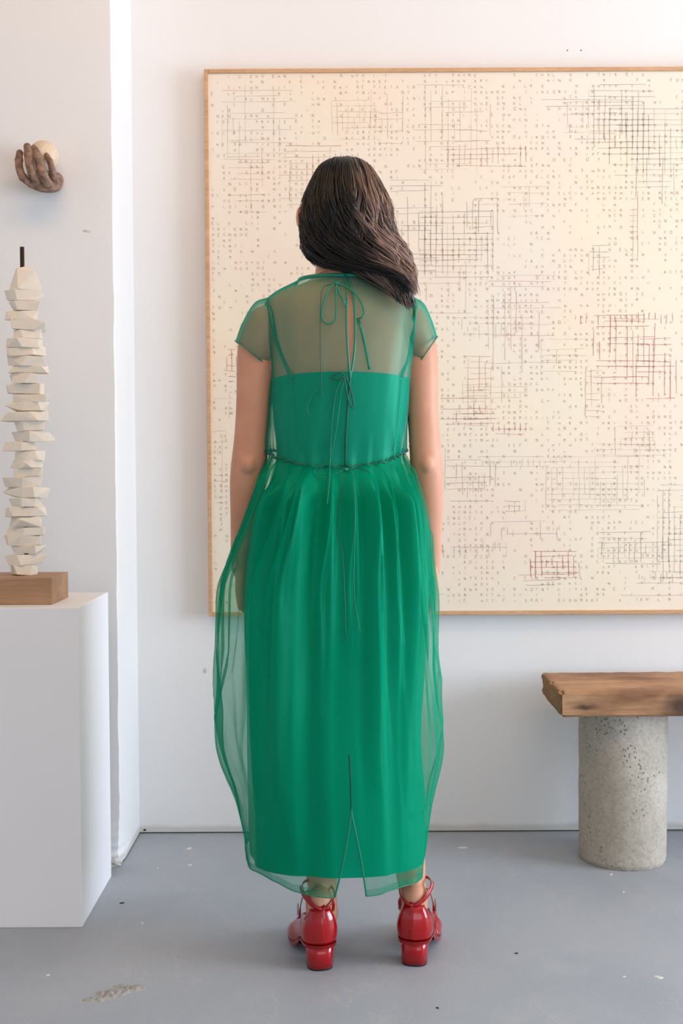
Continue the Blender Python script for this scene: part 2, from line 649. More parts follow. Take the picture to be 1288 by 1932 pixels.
# projecting wall on the left: irregular plaster corner, crumbled at its foot
WLY, WLX = 3.16, -0.594
nz, verts, faces = 170, [], []
def corner(z):
    e = 0.0022 * noise.noise(Vector((3, 1, z * 9))) + 0.0012 * noise.noise(Vector((7, 1, z * 40)))
    chip = max(0.0, 1 - z / 0.17) * (0.010 + 0.014 * abs(noise.noise(Vector((5, 2, z * 38)))))
    return e, chip
cols = [(-1, 'l'), (-.35, 'f'), (-.15, 'f'), (-.06, 'f'), (-.022, 'f'), (-.004, 'c'), (0.0, 'c'), (.06, 's'), (.14, 's'), (.29, 's')]
for i in range(nz):
    z = GAP + (CZ - GAP) * (i / (nz - 1)) ** 2.2
    e, chip = corner(z)
    jag = max(0.0, 1 - z / 0.05)
    verts += [(LX, WLY, z), (WLX - .35, WLY, z), (WLX - .15, WLY + .001 * noise.noise(Vector((1, 0, z * 6))), z),
              (WLX - .06, WLY + .0015 * noise.noise(Vector((4, 0, z * 12))) + chip * .4, z),
              (WLX - .022 + e, WLY + chip * .5, z), (WLX - .004 + e - chip * .5, WLY + .0005 + chip * .7, z),
              (WLX + e - chip * .5, WLY + .005 + chip * .8, z),
              (WLX + e * .5, WLY + .06, z), (WLX + .001 * noise.noise(Vector((1, 5, z * 14))), WLY + .14, z), (WLX, BY + .01, z)]
mesh_o = mesh_obj('wall_left', verts, grid_faces(nz, 10), M['wall'], None, True)
struct(mesh_o)
md = mesh_o.modifiers.new('e', 'EDGE_SPLIT'); md.split_angle = R(35)
# crumbled plaster at the foot of that corner
bm = bmesh.new()
bmesh.ops.create_icosphere(bm, subdivisions=4, radius=1)
for v in bm.verts:
    n = noise.fractal(v.co * 2.1, 1.0, 2.0, 4)
    v.co = Vector((WLX - .03 + v.co.x * .026 * (1 + .5 * n), WLY + .003 + v.co.y * .008 * (1 + .6 * n), .006 + v.co.z * .012 * (1 + .6 * n)))
bm_obj('plaster_crumble', bm, M['wall'], mesh_o)


def disc(name, c, r, nrm, mat, parent, h=0.0012):
    g = Geo()
    q = Vector(nrm).to_track_quat('Z', 'Y').to_matrix()
    k = 14
    ph = random.random() * 9
    vs = []
    for hh, sc in ((0, 1.0), (h, .86), (h * 1.1, .3)):
        for j in range(k):
            a = 2 * PI * j / k
            rr = 1 + .25 * math.sin(2 * a + ph) + .12 * math.sin(5 * a + ph * 2)
            vs.append(Vector(c) + q @ Vector((math.cos(a) * r[0] * rr * sc, math.sin(a) * r[1] * rr * sc, hh)))
    fs = grid_faces(3, k, True)
    fs.append(tuple(2 * k + j for j in range(k)))
    return mesh_obj(name, vs, fs, mat, parent)


def onfloor(px, py):
    d = fwd + rt * ((px - W / 2) / F) + up * ((H / 2 - py) / F)
    t = -EYE / d.z
    return Vector((d.x * t, d.y * t, 0))


for px, py, rx, ry in ((1240, 1844, .010, .008), (1176, 1843, .004, .003), (356, 1601, .007, .008), (357, 1632, .006, .006), (872, 1599, .018, .006),
                       (297, 1638, .003, .004), (1152, 1650, .004, .005), (1175, 1683, .004, .003), (90, 1840, .004, .005), (268, 1742, .003, .006)):
    disc('paint_fleck', onfloor(px, py), (rx, ry), (0, 0, 1), M['fleck'], floor)
for px, py, r in ((974, 1799, .0035), (230, 1704, .005), (825, 1902, .003)):
    disc('dirt_speck', onfloor(px, py), (r, r), (0, 0, 1), M['dark'], floor)
disc('screw_hole', P(273, 1566, BY - .0002), (.0035, .0035), (0, -1, 0), M['dark'], wall_back, .0008)
for px, py in ((1070, 95), (1096, 95)):
    disc('screw_hole', P(px, py, BY - .0002), (.0018, .0018), (0, -1, 0), M['dark'], wall_back, .0006)
for px, py, rx, rz in ((388, 1265, .006, .006), (165, 436, .01, .004)):
    disc('filler_patch', P(px, py, (BY if px > 250 else WLY) - .0002), (rx, rz), (0, -1, 0), M['fleck'], wall_back if px > 250 else mesh_o, .0015)
# crust of old plaster on the floor, bottom left
gc = onfloor(222, 1872)
n = 46
vs, fs = [], []
for i in range(n):
    for j in range(n):
        x, y = (i / (n - 1) - .5) * .13, (j / (n - 1) - .5) * .15
        xr, yr = x * .8 + y * .6, -x * .6 + y * .8
        q = max(0.0, 1 - (xr / .062) ** 2 - (yr / .028) ** 2 + .9 * noise.fractal(Vector((x * 40, y * 40, 2)), 1, 2, 4))
        h = min(q, 1) * .0045 * (1 + 1.4 * noise.noise(Vector((x * 150, y * 150, 5)))) - .0004
        vs.append((gc.x + x, gc.y + y, h))
mesh_obj('plaster_crust', vs, grid_faces(n, n), M['crust'] if 'crust' in M else mat_simple('crust', srgb(176, 172, 168), 0.9, 0.1, 0, 0.1, 60, 0.5), floor)

# ------------------------------------------------------------------ painting
PF = BY - 0.045                       # face of the frame
c0 = P(383, 130, PF); c1 = P(395, 1163, PF)
x0 = (c0.x + c1.x) / 2; zt, zb = c0.z, c1.z
x1 = x0 + (zt - zb)
pa = empty('painting', (x0 + (x1 - x0) / 2, BY, zb))
tag(pa, 'large cream framed painting of faint letters and red and grey line grids', 'painting')
fw = .0115
bm_obj('frame_bar', box_bm(x0, x0 + fw, PF, BY - .001, zb, zt, .0015), M['frame'], pa)
bm_obj('frame_bar', box_bm(x1 - fw, x1, PF, BY - .001, zb, zt, .0015), M['frame'], pa)
bm_obj('frame_bar', box_bm(x0 + fw, x1 - fw, PF, BY - .001, zt - fw, zt, .0015), M['frame'], pa)
bm_obj('frame_bar', box_bm(x0 + fw, x1 - fw, PF, BY - .001, zb, zb + fw, .0015), M['frame'], pa)
CY = PF + .006
bm_obj('canvas', box_bm(x0 + fw, x1 - fw, CY, BY - .004, zb + fw, zt - fw), M['canvas'], pa)

GLY = {'C': [(1, 1, 0, .8), (0, .8, 0, .2), (0, .2, 1, 0)], 'O': [(0, 0, 0, 1), (0, 1, 1, 1), (1, 1, 1, 0), (1, 0, 0, 0)], 'N': [(0, 0, 0, 1), (0, 1, 1, 0), (1, 0, 1, 1)],
       'T': [(0, 1, 1, 1), (.5, 1, .5, 0)], 'I': [(.5, 0, .5, 1)], 'H': [(0, 0, 0, 1), (1, 0, 1, 1), (0, .5, 1, .5)], 'S': [(1, 1, 0, .9), (0, .9, 1, .3), (1, .3, 0, 0)],
       'E': [(0, 0, 0, 1), (0, 1, 1, 1), (0, .5, .8, .5), (0, 0, 1, 0)], 'A': [(0, 0, .5, 1), (.5, 1, 1, 0), (.2, .4, .8, .4)], 'L': [(0, 1, 0, 0), (0, 0, 1, 0)],
       'R': [(0, 0, 0, 1), (0, 1, 1, .8), (1, .8, 0, .5), (.2, .5, 1, 0)], 'F': [(0, 0, 0, 1), (0, 1, 1, 1), (0, .55, .8, .55)]}
inks = {k: ([], []) for k in ('pencil', 'grey_ink', 'red_ink', 'rose_ink', 'ochre_ink')}


def stroke(k, ax, az, bx, bz, w):
    v, f = inks[k]
    d = Vector((bx - ax, bz - az))
    if d.length < 1e-6:
        return
    d.normalize()
    nx, nz_ = -d.y * w / 2, d.x * w / 2
    b = len(v)
    y = CY - .0005
    v += [(ax + nx, y, az + nz_), (ax - nx, y, az - nz_), (bx - nx, y, bz - nz_), (bx + nx, y, bz + nz_)]
    f.append((b, b + 1, b + 2, b + 3))


def wobble_line(k, ax, az, bx, bz, w, amp=.0016):
    n = max(3, int(math.hypot(bx - ax, bz - az) / .03))
    ph = random.random() * 50
    pr = None
    for i in range(n + 1):
        t = i / n
        q = amp * noise.noise(Vector((t * 4, ph, 0)))
        x, z = ax + (bx - ax) * t, az + (bz - az) * t
        if abs(bx - ax) > abs(bz - az):
            z += q
        else:
            x += q
        if pr:
            stroke(k, pr[0], pr[1], x, z, w * random.uniform(.6, 1.15))
        pr = (x, z)


cell = .01585
nx_, nz_ = int((x1 - x0 - .03) / cell), int((zt - zb - .03) / cell)
keys = 'CONTINENTHISEALRF'
for j in range(nz_):
    for i in range(nx_):
        d = .47 + .55 * noise.noise(Vector((i * .12, j * .09, 1))) + .35 * noise.noise(Vector((i * .8, j * .05, 8)))
        if random.random() > d:
            continue
        x = x0 + fw + .008 + i * cell + random.uniform(-.001, .001)
        z = zt - fw - .012 - j * cell + random.uniform(-.001, .001)
        h, w = random.uniform(.0055, .0085), random.uniform(.0038, .0055)
        for (a, b, c, d2) in GLY[keys[(i * 3 + j * 7 + random.randint(0, 2)) % len(keys)]]:
            stroke('pencil', x + a * w, z + b * h, x + c * w, z + d2 * h, random.uniform(.0007, .0012))

G, RD, RO, OC = 'grey_ink', 'red_ink', 'rose_ink', 'ochre_ink'
PATCH = [(1110, 160, 1235, 290, G, .8), (1020, 188, 1215, 200, G, 1), (1150, 205, 1400, 330, G, .95), (1190, 290, 1270, 385, G, .55), (1075, 215, 1180, 262, G, .5), (735, 340, 835, 520, G, .7),
         (790, 400, 930, 522, G, .9), (880, 375, 938, 440, G, .8), (1110, 452, 1150, 520, G, .7), (720, 480, 900, 600, OC, .5), (840, 868, 935, 945, G, .95), (950, 945, 990, 965, G, .8),
         (915, 985, 1060, 1018, G, .6), (835, 1022, 965, 1052, G, .7), (1240, 915, 1400, 1100, G, .9), (1125, 1005, 1260, 1062, G, .7), (1195, 1078, 1330, 1100, G, .9), (1170, 1112, 1400, 1122, G, .8),
         (980, 1104, 1052, 1112, G, .8), (525, 275, 655, 385, RO, .9), (430, 265, 505, 410, OC, .6), (835, 272, 992, 312, RO, .9), (840, 190, 925, 300, RO, .35), (1120, 595, 1235, 722, RD, .8),
         (1200, 640, 1275, 752, RD, .8), (1085, 590, 1300, 612, RD, .8), (872, 672, 926, 802, RO, .9), (828, 752, 937, 800, RD, .45), (930, 800, 992, 818, RD, .9), (1000, 1040, 1092, 1090, RD, 1),
         (970, 1085, 1090, 1095, RD, .6), (428, 660, 446, 720, RD, .7), (432, 700, 440, 790, RO, .8), (1105, 690, 1135, 785, RO, .7), (1186, 365, 1202, 510, RO, .6), (418, 160, 560, 300, OC, .5),
         (625, 190, 720, 262, OC, .7), (700, 170, 760, 270, RO, .25), (780, 160, 900, 330, OC, .4), (920, 520, 1060, 705, RO, .45), (850, 600, 1010, 640, OC, .5), (1030, 862, 1215, 962, OC, .9),
         (900, 862, 1060, 880, OC, .9), (1160, 805, 1235, 860, OC, .9), (1100, 838, 1260, 858, OC, .5), (1110, 240, 1170, 285, RO, .5), (700, 840, 840, 870, G, .2), (400, 700, 430, 1000, OC, .2),
         (1060, 160, 1110, 250, OC, .4), (945, 330, 1030, 430, OC, .2), (700, 1060, 860, 1150, OC, .15), (1020, 640, 1110, 720, OC, .4), (860, 690, 1000, 760, OC, .4)]
for (a, b, c, d, k, den) in PATCH:
    A = P(a, b, CY); B = P(c, d, CY)
    wid = {G: .0011, RD: .0015, RO: .0013, OC: .0010}[k] * (1.2 if den >= 1 else 1)
    nh = max(1, round(abs(A.z - B.z) / cell)); nv = max(0, round((B.x - A.x) / cell))
    for i in range(nh + 1):
        if random.random() < den:
            s, e = sorted((random.random() ** 2 * .3, 1 - random.random() ** 2 * .3))
            z = A.z + (B.z - A.z) * i / max(nh, 1)
            wobble_line(k, A.x + (B.x - A.x) * s, z, A.x + (B.x - A.x) * e, z + random.uniform(-.003, .003), wid * random.uniform(.6, 1.1))
    for i in range(nv + 1):
        if random.random() < den and nh > 1:
            s, e = sorted((random.random() ** 1.5 * .5, 1 - random.random() ** 1.5 * .5))
            x = A.x + (B.x - A.x) * i / max(nv, 1)
            wobble_line(k, x, A.z + (B.z - A.z) * s, x + random.uniform(-.002, .002), A.z + (B.z - A.z) * e, wid * random.uniform(.6, 1.1))
INK_NAME = {'pencil': 'pencil_lettering', 'grey_ink': 'grey_line_grid', 'red_ink': 'red_line_grid', 'rose_ink': 'rose_line_grid', 'ochre_ink': 'ochre_line_grid'}
for k, (v, f) in inks.items():
    v = [q if x0 + fw < q[0] < x1 - fw else (min(max(q[0], x0 + fw), x1 - fw), q[1], q[2]) for q in v]
    o = mesh_obj(INK_NAME[k], v, f, M[k], pa, False)
    o['kind'] = 'stuff'
    o['label'] = {'pencil': 'rows of tiny pencilled letters', 'grey_ink': 'hand-drawn grey line grids', 'red_ink': 'hand-drawn red line grids',
                  'rose_ink': 'faint rose line grids', 'ochre_ink': 'faint ochre line grids'}[k]

# ------------------------------------------------------------------ bench
BYF, BYB = 3.05, 3.36
bx0 = P(1058, 1306, BYF).x
bzt, bzb = P(1058, 1306, BYF).z, P(1058, 1354, BYF).z
bx1 = bx0 + 1.35
be = empty('bench', (bx0 + .6, 3.2, 0))
tag(be, 'rough timber bench on a round concrete column, against the wall right of the woman', 'bench')
bm = box_bm(bx0, bx1, BYF, BYB, bzb, bzt)
for _ in range(1):
    bmesh.ops.subdivide_edges(bm, edges=[e for e in bm.edges if abs((e.verts[0].co - e.verts[1].co).x) > .5], cuts=150, use_grid_fill=True)
    bmesh.ops.subdivide_edges(bm, edges=[e for e in bm.edges if abs((e.verts[0].co - e.verts[1].co).y) > .2], cuts=34, use_grid_fill=True)
    bmesh.ops.subdivide_edges(bm, edges=[e for e in bm.edges if abs((e.verts[0].co - e.verts[1].co).z) > .04], cuts=9, use_grid_fill=True)
cyb, czb = (BYF + BYB) / 2, (bzb + bzt) / 2
for v in bm.verts:
    p = v.co.copy()
    ex, ey, ez = p.x - bx0, min(p.y - BYF, BYB - p.y), min(p.z - bzb, bzt - p.z)
    # worn arrises: pull in where two faces meet
    n1 = noise.fractal(Vector((p.x * 9, p.y * 30, p.z * 30)), 1, 2, 4)
    for (da, db, axa, axb) in ((ex, ey, 'x', 'y'), (ex, ez, 'x', 'z'), (ey, ez, 'y', 'z')):
        if da < .006 and db < .006:
            pull = .0035 + .0035 * max(n1, -.6)
            if axb == 'z':
                v.co.z += pull if p.z < czb else -pull
            if axa == 'x' or axb == 'y':
                v.co.y += 0
            if axa == 'y':
                v.co.y += pull if p.y < cyb else -pull
            if axa == 'x':
                v.co.x += pull
    d = .0022 * n1 + .0010 * noise.noise(Vector((p.x * 30, p.y * 120, p.z * 120)))
    if ez < 1e-4: v.co.z += d if p.z > czb else -d
    if ey < 1e-4: v.co.y += -d if p.y < cyb else d
    if ex < 1e-4: v.co.x += -d * 1.6
    # knot hollow on the end grain and the broken lower back corner
    if ex < 1e-4:
        q = (Vector((p.y, p.z)) - Vector((BYB - .02, bzt - .035))).length
        v.co.x += .004 * max(0, 1 - q / .03)
    q = max(0, (p.y - (BYB - .09)) / .09) * max(0, (bzb + .018 - p.z) / .018) * max(0, 1 - ex / .15)
    v.co.z += .014 * q
slab = bm_obj('seat_slab', bm, M['slab'], be, True)
slab.data.materials.append(M['end_grain'])
for p in slab.data.polygons:
    if p.normal.x < -.6:
        p.material_index = 1
md = slab.modifiers.new('e', 'EDGE_SPLIT'); md.split_angle = R(50)


def concrete_leg(cx, cy, r, zt_, seed):
    na, nz2 = 220, 150
    vs = []
    for i in range(nz2):
        z = zt_ * i / (nz2 - 1)
        for j in range(na):
            a = 2 * PI * j / na
            q = Vector((math.cos(a) * 1.2 + seed, math.sin(a) * 1.2, z * 10))
            d = .0016 * noise.fractal(q * 1.3, 1, 2, 4) - .0035 * max(0, noise.noise(q * 9) - .42)
            rim = .004 * max(0, 1 - z / .012) * (1 + noise.noise(q * 4)) + .003 * max(0, 1 - (zt_ - z) / .008)
            rr = r * (1 - .02 * (1 - z / zt_)) + d - rim
            vs.append((cx + rr * math.cos(a), cy + rr * math.sin(a), z))
    fs = grid_faces(nz2, na, True)
    fs.append(tuple(range(na))[::-1]); fs.append(tuple((nz2 - 1) * na + j for j in range(na)))
    return mesh_obj('column_leg', vs, fs, M['concrete'], be)


LCY = 3.21
lx = P(1174, 1500, LCY).x
concrete_leg(lx, LCY, .1185, bzb + .001, 0)
concrete_leg(lx + .93, LCY, .1185, bzb + .001, 5)

# ------------------------------------------------------------------ pedestal and stone sculpture
PYF, PYB = 2.73, 3.08
pc = P(150, 1146, PYF)
pxr, pzt = P(147, 1146, PYF).x, pc.z
pxr = (P(147, 1146, PYF).x + P(156, 1764, PYF).x) / 2
bm = box_bm(pxr - .42, pxr, PYF, PYB, .0, pzt, .0018)
addbox(bm, pxr - .424, pxr + .004, PYF - .004, PYB + .004, 10, 10.01)
bmesh.ops.delete(bm, geom=[v for v in bm.verts if v.co.z > 5], context='VERTS')
tag(bm_obj('pedestal', bm, M['pedestal']), 'tall plain white pedestal under the stone stack, at the left edge', 'pedestal')

SY = 2.875
BF, BB = 2.79, 2.96
wz0 = pzt
wz1 = P(98, 1090, BF).z
wxr = (P(98, 1090, BF).x + P(128, 1083, BB).x) / 2
sc_ = empty('stone_stack_sculpture', (P(48, 1085, SY).x, SY, wz0))
tag(sc_, 'tall stack of broken white stones on a rod and wood block, on the pedestal', 'sculpture')
bm_obj('wooden_base', box_bm(wxr - .27, wxr, BF, BB, wz0, wz1, .002), M['block'], sc_)
rx_ = P(49, 1000, SY).x
g = Geo().tube([(rx_, SY, wz1 - .01), (rx_, SY, P(49, 466, SY).z)], .0052, 14)
g.obj('rod', M['rod'], sc_)
k5 = 240 / 1288
ST = [(85, 435, 355, 585, 440), (45, 445, 575, 690, 440), (90, 430, 690, 795, 440), (50, 410, 790, 885, 440), (125, 480, 862, 990, 440), (150, 430, 975, 1075, 440), (60, 435, 1070, 1165, 440),
      (60, 465, 1155, 1250, 440), (75, 480, 1245, 1350, 440), (85, 490, 1345, 1420, 440), (80, 395, 1415, 1522, 440), (55, 450, 1520, 1632, 440), (130, 495, 1632, 1715, 440), (45, 495, 1705, 1808, 440),
      (20, 495, 1805, 1912, 440), (155, 465, 70, 185, 780), (105, 550, 182, 288, 780), (10, 385, 285, 385, 780), (145, 455, 380, 485, 780), (90, 430, 472, 555, 780), (135, 440, 555, 645, 780),
      (40, 445, 645, 748, 780), (10, 495, 742, 858, 780), (75, 435, 852, 952, 780), (50, 470, 948, 1048, 780), (85, 430, 1038, 1155, 780), (45, 460, 1152, 1238, 780), (30, 430, 1230, 1338, 780),
      (105, 465, 1335, 1422, 780), (55, 475, 1420, 1530, 780), (105, 385, 1530, 1645, 780)]
zs = []
for (a, b, c, d, oy) in ST:
    zs.append((P(a * k5, oy + c * k5, SY), P(b * k5, oy + d * k5, SY)))
for i, (A, B) in enumerate(zs):
    rr = random.Random(40 + i)
    zt_i, zb_i = A.z, B.z
    if i == len(zs) - 1:
        zb_i = wz1
    cx, hw, hz = (A.x + B.x) / 2, (B.x - A.x) / 2, (zt_i - zb_i) / 2 + .0008
    cz = (zt_i + zb_i) / 2
    hy = rr.uniform(.026, .036)
    bm = bmesh.new()
    nn = rr.choice((4, 5, 5, 6))
    off = rr.random() * 6
    ang = [off + 2 * PI * (k + rr.uniform(-.3, .3)) / nn for k in range(nn)]
    tilt = rr.uniform(-.10, .10)
    pts = []
    for s, sh in ((1, rr.uniform(.86, 1.0)), (-1, rr.uniform(.8, 1.0))):
        for a in ang:
            a2 = a + rr.uniform(-.25, .25)
            q = rr.uniform(.8, 1.0) * sh
            pts.append([math.cos(a2) * q, math.sin(a2) * q, s * rr.uniform(.72, 1.0)])
    if i % 3 == 1:
        a = ang[rr.randrange(nn)] + .3
        pts.append([math.cos(a) * 1.12, math.sin(a) * 1.12, rr.uniform(-.6, .6)])
    if i == 0:
        pts = [[x * (1 - .55 * max(z, 0)), y * (1 - .5 * max(z, 0)), z] for x, y, z in pts] + [[.0, -.1, 1.1], [.55, -.3, .75]]
    xs = [p[0] for p in pts]
    mn, mx = min(xs), max(xs)
    for x, y, z in pts:
        xx = (x - mn) / (mx - mn) * 2 - 1
        bm.verts.new((cx + xx * hw, SY + y * hy, cz + z * hz + xx * tilt * hz))
    h = bmesh.ops.convex_hull(bm, input=bm.verts[:])
    bmesh.ops.delete(bm, geom=[v for v in bm.verts if not v.link_faces], context='VERTS')
    bmesh.ops.bevel(bm, geom=bm.edges[:], offset=.0009, segments=1, affect='EDGES')
    bm_obj('stone', bm, M['stone'], sc_)

# ------------------------------------------------------------------ clay hand with ball on the wall
HY = WLY


def Z7(a, b, dy):
    return P(a * 160 / 1288, 230 + b * 160 / 1288, HY - dy)


px7 = (160 / 1288) * HY / F
g = Geo()
# palm: cupped mass below the ball, running back to the wall at the right
g.capsule([Z7(815, 915, .02), Z7(800, 940, .05), Z7(700, 965, .075), Z7(560, 965, .095)], [140 * px7, 128 * px7, 108 * px7, 72 * px7], 20)
g.capsule([Z7(850, 880, .0), Z7(840, 900, .03), Z7(820, 930, .05)], [115 * px7, 112 * px7, 100 * px7], 20)
g.capsule([Z7(760, 980, .05), Z7(640, 990, .08), Z7(470, 950, .10)], [88 * px7, 75 * px7, 52 * px7], 18)
for pts, rad in (([(298, 470, .085), (288, 580, .105), (296, 710, .115), (350, 840, .115), (470, 935, .098)], [50, 55, 57, 58, 60]),
                 ([(414, 372, .085), (428, 480, .105), (444, 630, .118), (490, 780, .122), (590, 940, .102)], [54, 60, 62, 62, 66]),
                 ([(528, 400, .08), (570, 520, .104), (605, 660, .116), (650, 800, .12), (730, 945, .100)], [52, 60, 62, 64, 70]),
                 ([(706, 505, .088), (755, 600, .098), (790, 710, .098), (815, 840, .08), (830, 920, .06)], [38, 44, 50, 58, 80]),
                 ([(700, 640, .008), (760, 720, .006), (810, 800, .01), (830, 890, .02)], [40, 46, 54, 80])):
    g.capsule([Z7(*p) for p in pts], [r * px7 for r in rad], 14, 26)
    # knuckles
    for kk in (1, 3):
        g.ellipsoid(Z7(*pts[kk]), [rad[kk] * px7 * 1.15] * 3)
hm = g.remesh(.0012, 3)
hm.materials.append(M['clay'])
ho = link('clay_hand', hm)
tag(ho, 'brown clay hand with curled fingers, fixed to the left wall above the stone stack', 'sculpture')
g = Geo().ellipsoid(Z7(660, 520, .055), [222 * px7] * 3, None, 40, 28)
bo = g.obj('wooden_ball', M['ball'])
tag(bo, 'pale wooden ball held in the fingers of the clay hand', 'ball')

# ------------------------------------------------------------------ the woman
YP = 2.58


def B(px, py, dy=0.0):
    return P(px, py, YP + dy)


PXM = YP / F        # metres per pixel at her depth


def torso_geo(table, off=0.0, n=56, rows=40, e=2.3):
    vs = []
    ys = np.linspace(table[0][0], table[-1][0], rows)
    for y in ys:
        xl, xr, db, df = tab(table, y)
        for j in range(n):
            th = 2 * PI * j / n
            c, s = math.cos(th), math.sin(th)
            cx, hx = (xl + xr) / 2, (xr - xl) / 2 + off
            px = cx + hx * math.copysign(abs(c) ** (2 / e), c)
            dy = (abs(db) + off * PXM) * -1 if s < 0 else df + off * PXM
            q = P(px, y, YP)
            q.y = YP + dy * abs(s) ** (2 / e)
            vs.append(q)
    fs = grid_faces(rows, n, True)
    fs.append(tuple(range(n)))
    fs.append(tuple((rows - 1) * n + j for j in range(n))[::-1])
    return vs, fs


TORSO = [(500, 604, 684, -.052, .05), (520, 600, 690, -.06, .05), (534, 578, 710, -.072, .055), (548, 540, 745, -.082, .065), (560, 514, 770, -.088, .072), (574, 500, 785, -.092, .08),
         (600, 496, 786, -.098, .085), (650, 505, 780, -.104, .10), (700, 514, 772, -.102, .115), (780, 521, 762, -.094, .105), (860, 529, 748, -.078, .09), (940, 512, 766, -.088, .09),
         (1010, 494, 784, -.108, .09), (1080, 484, 793, -.114, .085), (1140, 484, 793, -.10, .08), (1185, 492, 788, -.07, .07)]
g = Geo()
g.add(torso_geo(TORSO))
# neck and head
g.capsule([B(645, 545, -.01), B(644, 500, .0), B(645, 455, .012)], [56 * PXM, 48 * PXM, 50 * PXM], 24)
HC = B(648, 388, .02)
g.ellipsoid(HC, (.073, .092, .088))
g.ellipsoid(B(648, 428, .055), (.058, .058, .072))
g.ellipsoid(B(648, 462, .085), (.034, .034, .032))                 # chin
g.capsule([B(648, 415, .108), B(648, 432, .122), B(648, 442, .126)], [.008, .010, .013], 12)   # nose
g.ellipsoid(B(641, 442, .118), (.009, .010, .008)); g.ellipsoid(B(655, 442, .118), (.009, .010, .008))
g.ellipsoid(B(648, 405, .098), (.05, .016, .012))                  # brow
g.ellipsoid(B(648, 462, .112), (.022, .010, .0055)); g.ellipsoid(B(648, 469, .111), (.019, .010, .006))   # lips
g.ellipsoid(B(565, 410, .008), (.0075, .017, .024), Matrix.Rotation(R(14), 3, 'Z'))
g.ellipsoid(B(727, 411, .012), (.006, .017, .028), Matrix.Rotation(R(-14), 3, 'Z'))
# shoulders and arms
LA = [(500, 612, -.005, 35), (486, 650, -.005, 37), (482, 700, -.005, 35.5), (478, 770, 0, 33), (474, 830, .004, 33), (470, 872, .006, 34), (467, 910, .014, 34), (465, 960, .026, 31.5), (460, 1010, .044, 26), (455, 1050, .058, 21), (456, 1075, .066, 19)]
RA = [(780, 612, -.005, 32), (788, 650, -.005, 34), (794, 700, -.005, 33), (797, 770, 0, 30), (801, 830, .002, 30), (804, 872, .004, 31), (806, 910, .010, 30.5), (808, 960, .022, 28), (811, 1010, .036, 23), (813, 1050, .048, 18.5), (814, 1075, .054, 17)]
for A in (LA, RA):
    g.capsule([B(a, b, c) for a, b, c, _ in A], [r * PXM for *_, r in A], 22, 48)
g.ellipsoid(B(468, 876, -.026), (.017, .014, .02)); g.ellipsoid(B(806, 876, -.024), (.016, .014, .02))   # elbows


def hand(wrist, side):
    """hanging relaxed hand: palm towards the thigh, thumb forward; side = +1 for the hand on the right."""
    def L(x, y, z):        # x: away from the body, y: forward, z: down
        return wrist + Vector((side * x, y, -z))
    for yy in (-.022, -.008, .007, .021):
        g.capsule([L(0, yy * .55, -.01), L(.003, yy * .9, .035), L(0, yy, .074)], [.0125, .0125, .0105], 12, 12)
    g.capsule([L(0, -.012, .03), L(0, .012, .03)], [.0125, .0125], 12, 6)
    for yy, ln, cu in ((.022, .064, .9), (.0075, .072, 1.0), (-.008, .068, 1.12), (-.0225, .054, 1.25)):
        pts, p, a = [L(0, yy, .070)], Vector((0, yy, .070)), .15
        for sgm in (.46, .30, .24):
            a += .42 * cu
            p = p + Vector((-math.sin(a) * ln * sgm, (.12 - yy * 1.2) * .02, math.cos(a) * ln * sgm))
            pts.append(L(*p))
        g.capsule(pts, [.0092, .0086, .0078, .0066], 12, 16)
    g.capsule([L(-.004, .016, .012), L(-.012, .036, .036), L(-.017, .045, .060), L(-.020, .046, .082)], [.0135, .0115, .0092, .0074], 12, 16)


hand(B(814, 1080, .056), 1)
hand(B(457, 1080, .068), -1)
# legs and feet
LL = [(575, 1120, 0, 78), (578, 1200, .0, 72), (583, 1320, .012, 56), (588, 1400, .018, 48), (591, 1460, .0, 47), (597, 1530, -.012, 46), (604, 1620, -.014, 33), (609, 1690, -.018, 26.5), (611, 1722, -.014, 28)]
RL = [(702, 1120, 0, 78), (712, 1200, .0, 72), (728, 1320, .012, 56), (742, 1400, .018, 48), (746, 1460, .0, 47), (755, 1530, -.012, 44), (771, 1620, -.014, 31), (779, 1690, -.018, 25.5), (780, 1718, -.014, 27)]
for A in (LL, RL):
    g.capsule([B(a, b, c) for a, b, c, _ in A], [r * PXM for *_, r in A], 24, 48)
SHOE = []
for hx, hy_px, toe, side in ((608, 1833, 12, -1), (779, 1825, -10, 1)):
    p = onfloor(hx, hy_px)
    SHOE.append((Vector((p.x, p.y, 0)), R(toe), side))
HEEL = .054


def shoe_frame(sh):
    o, a, side = sh
    ax = Vector((-math.sin(a), math.cos(a), 0))      # towards the toe
    lx_ = Vector((math.cos(a), math.sin(a), 0))
    return lambda w, l, z: o + lx_ * w + ax * l + Vector((0, 0, z))


def zsole(l):
    t = min(max((l - .05) / .10, 0), 1)
    t = t * t * (3 - 2 * t)
    return HEEL * (1 - t) + .013 * t + max(0, l - .2) * .12


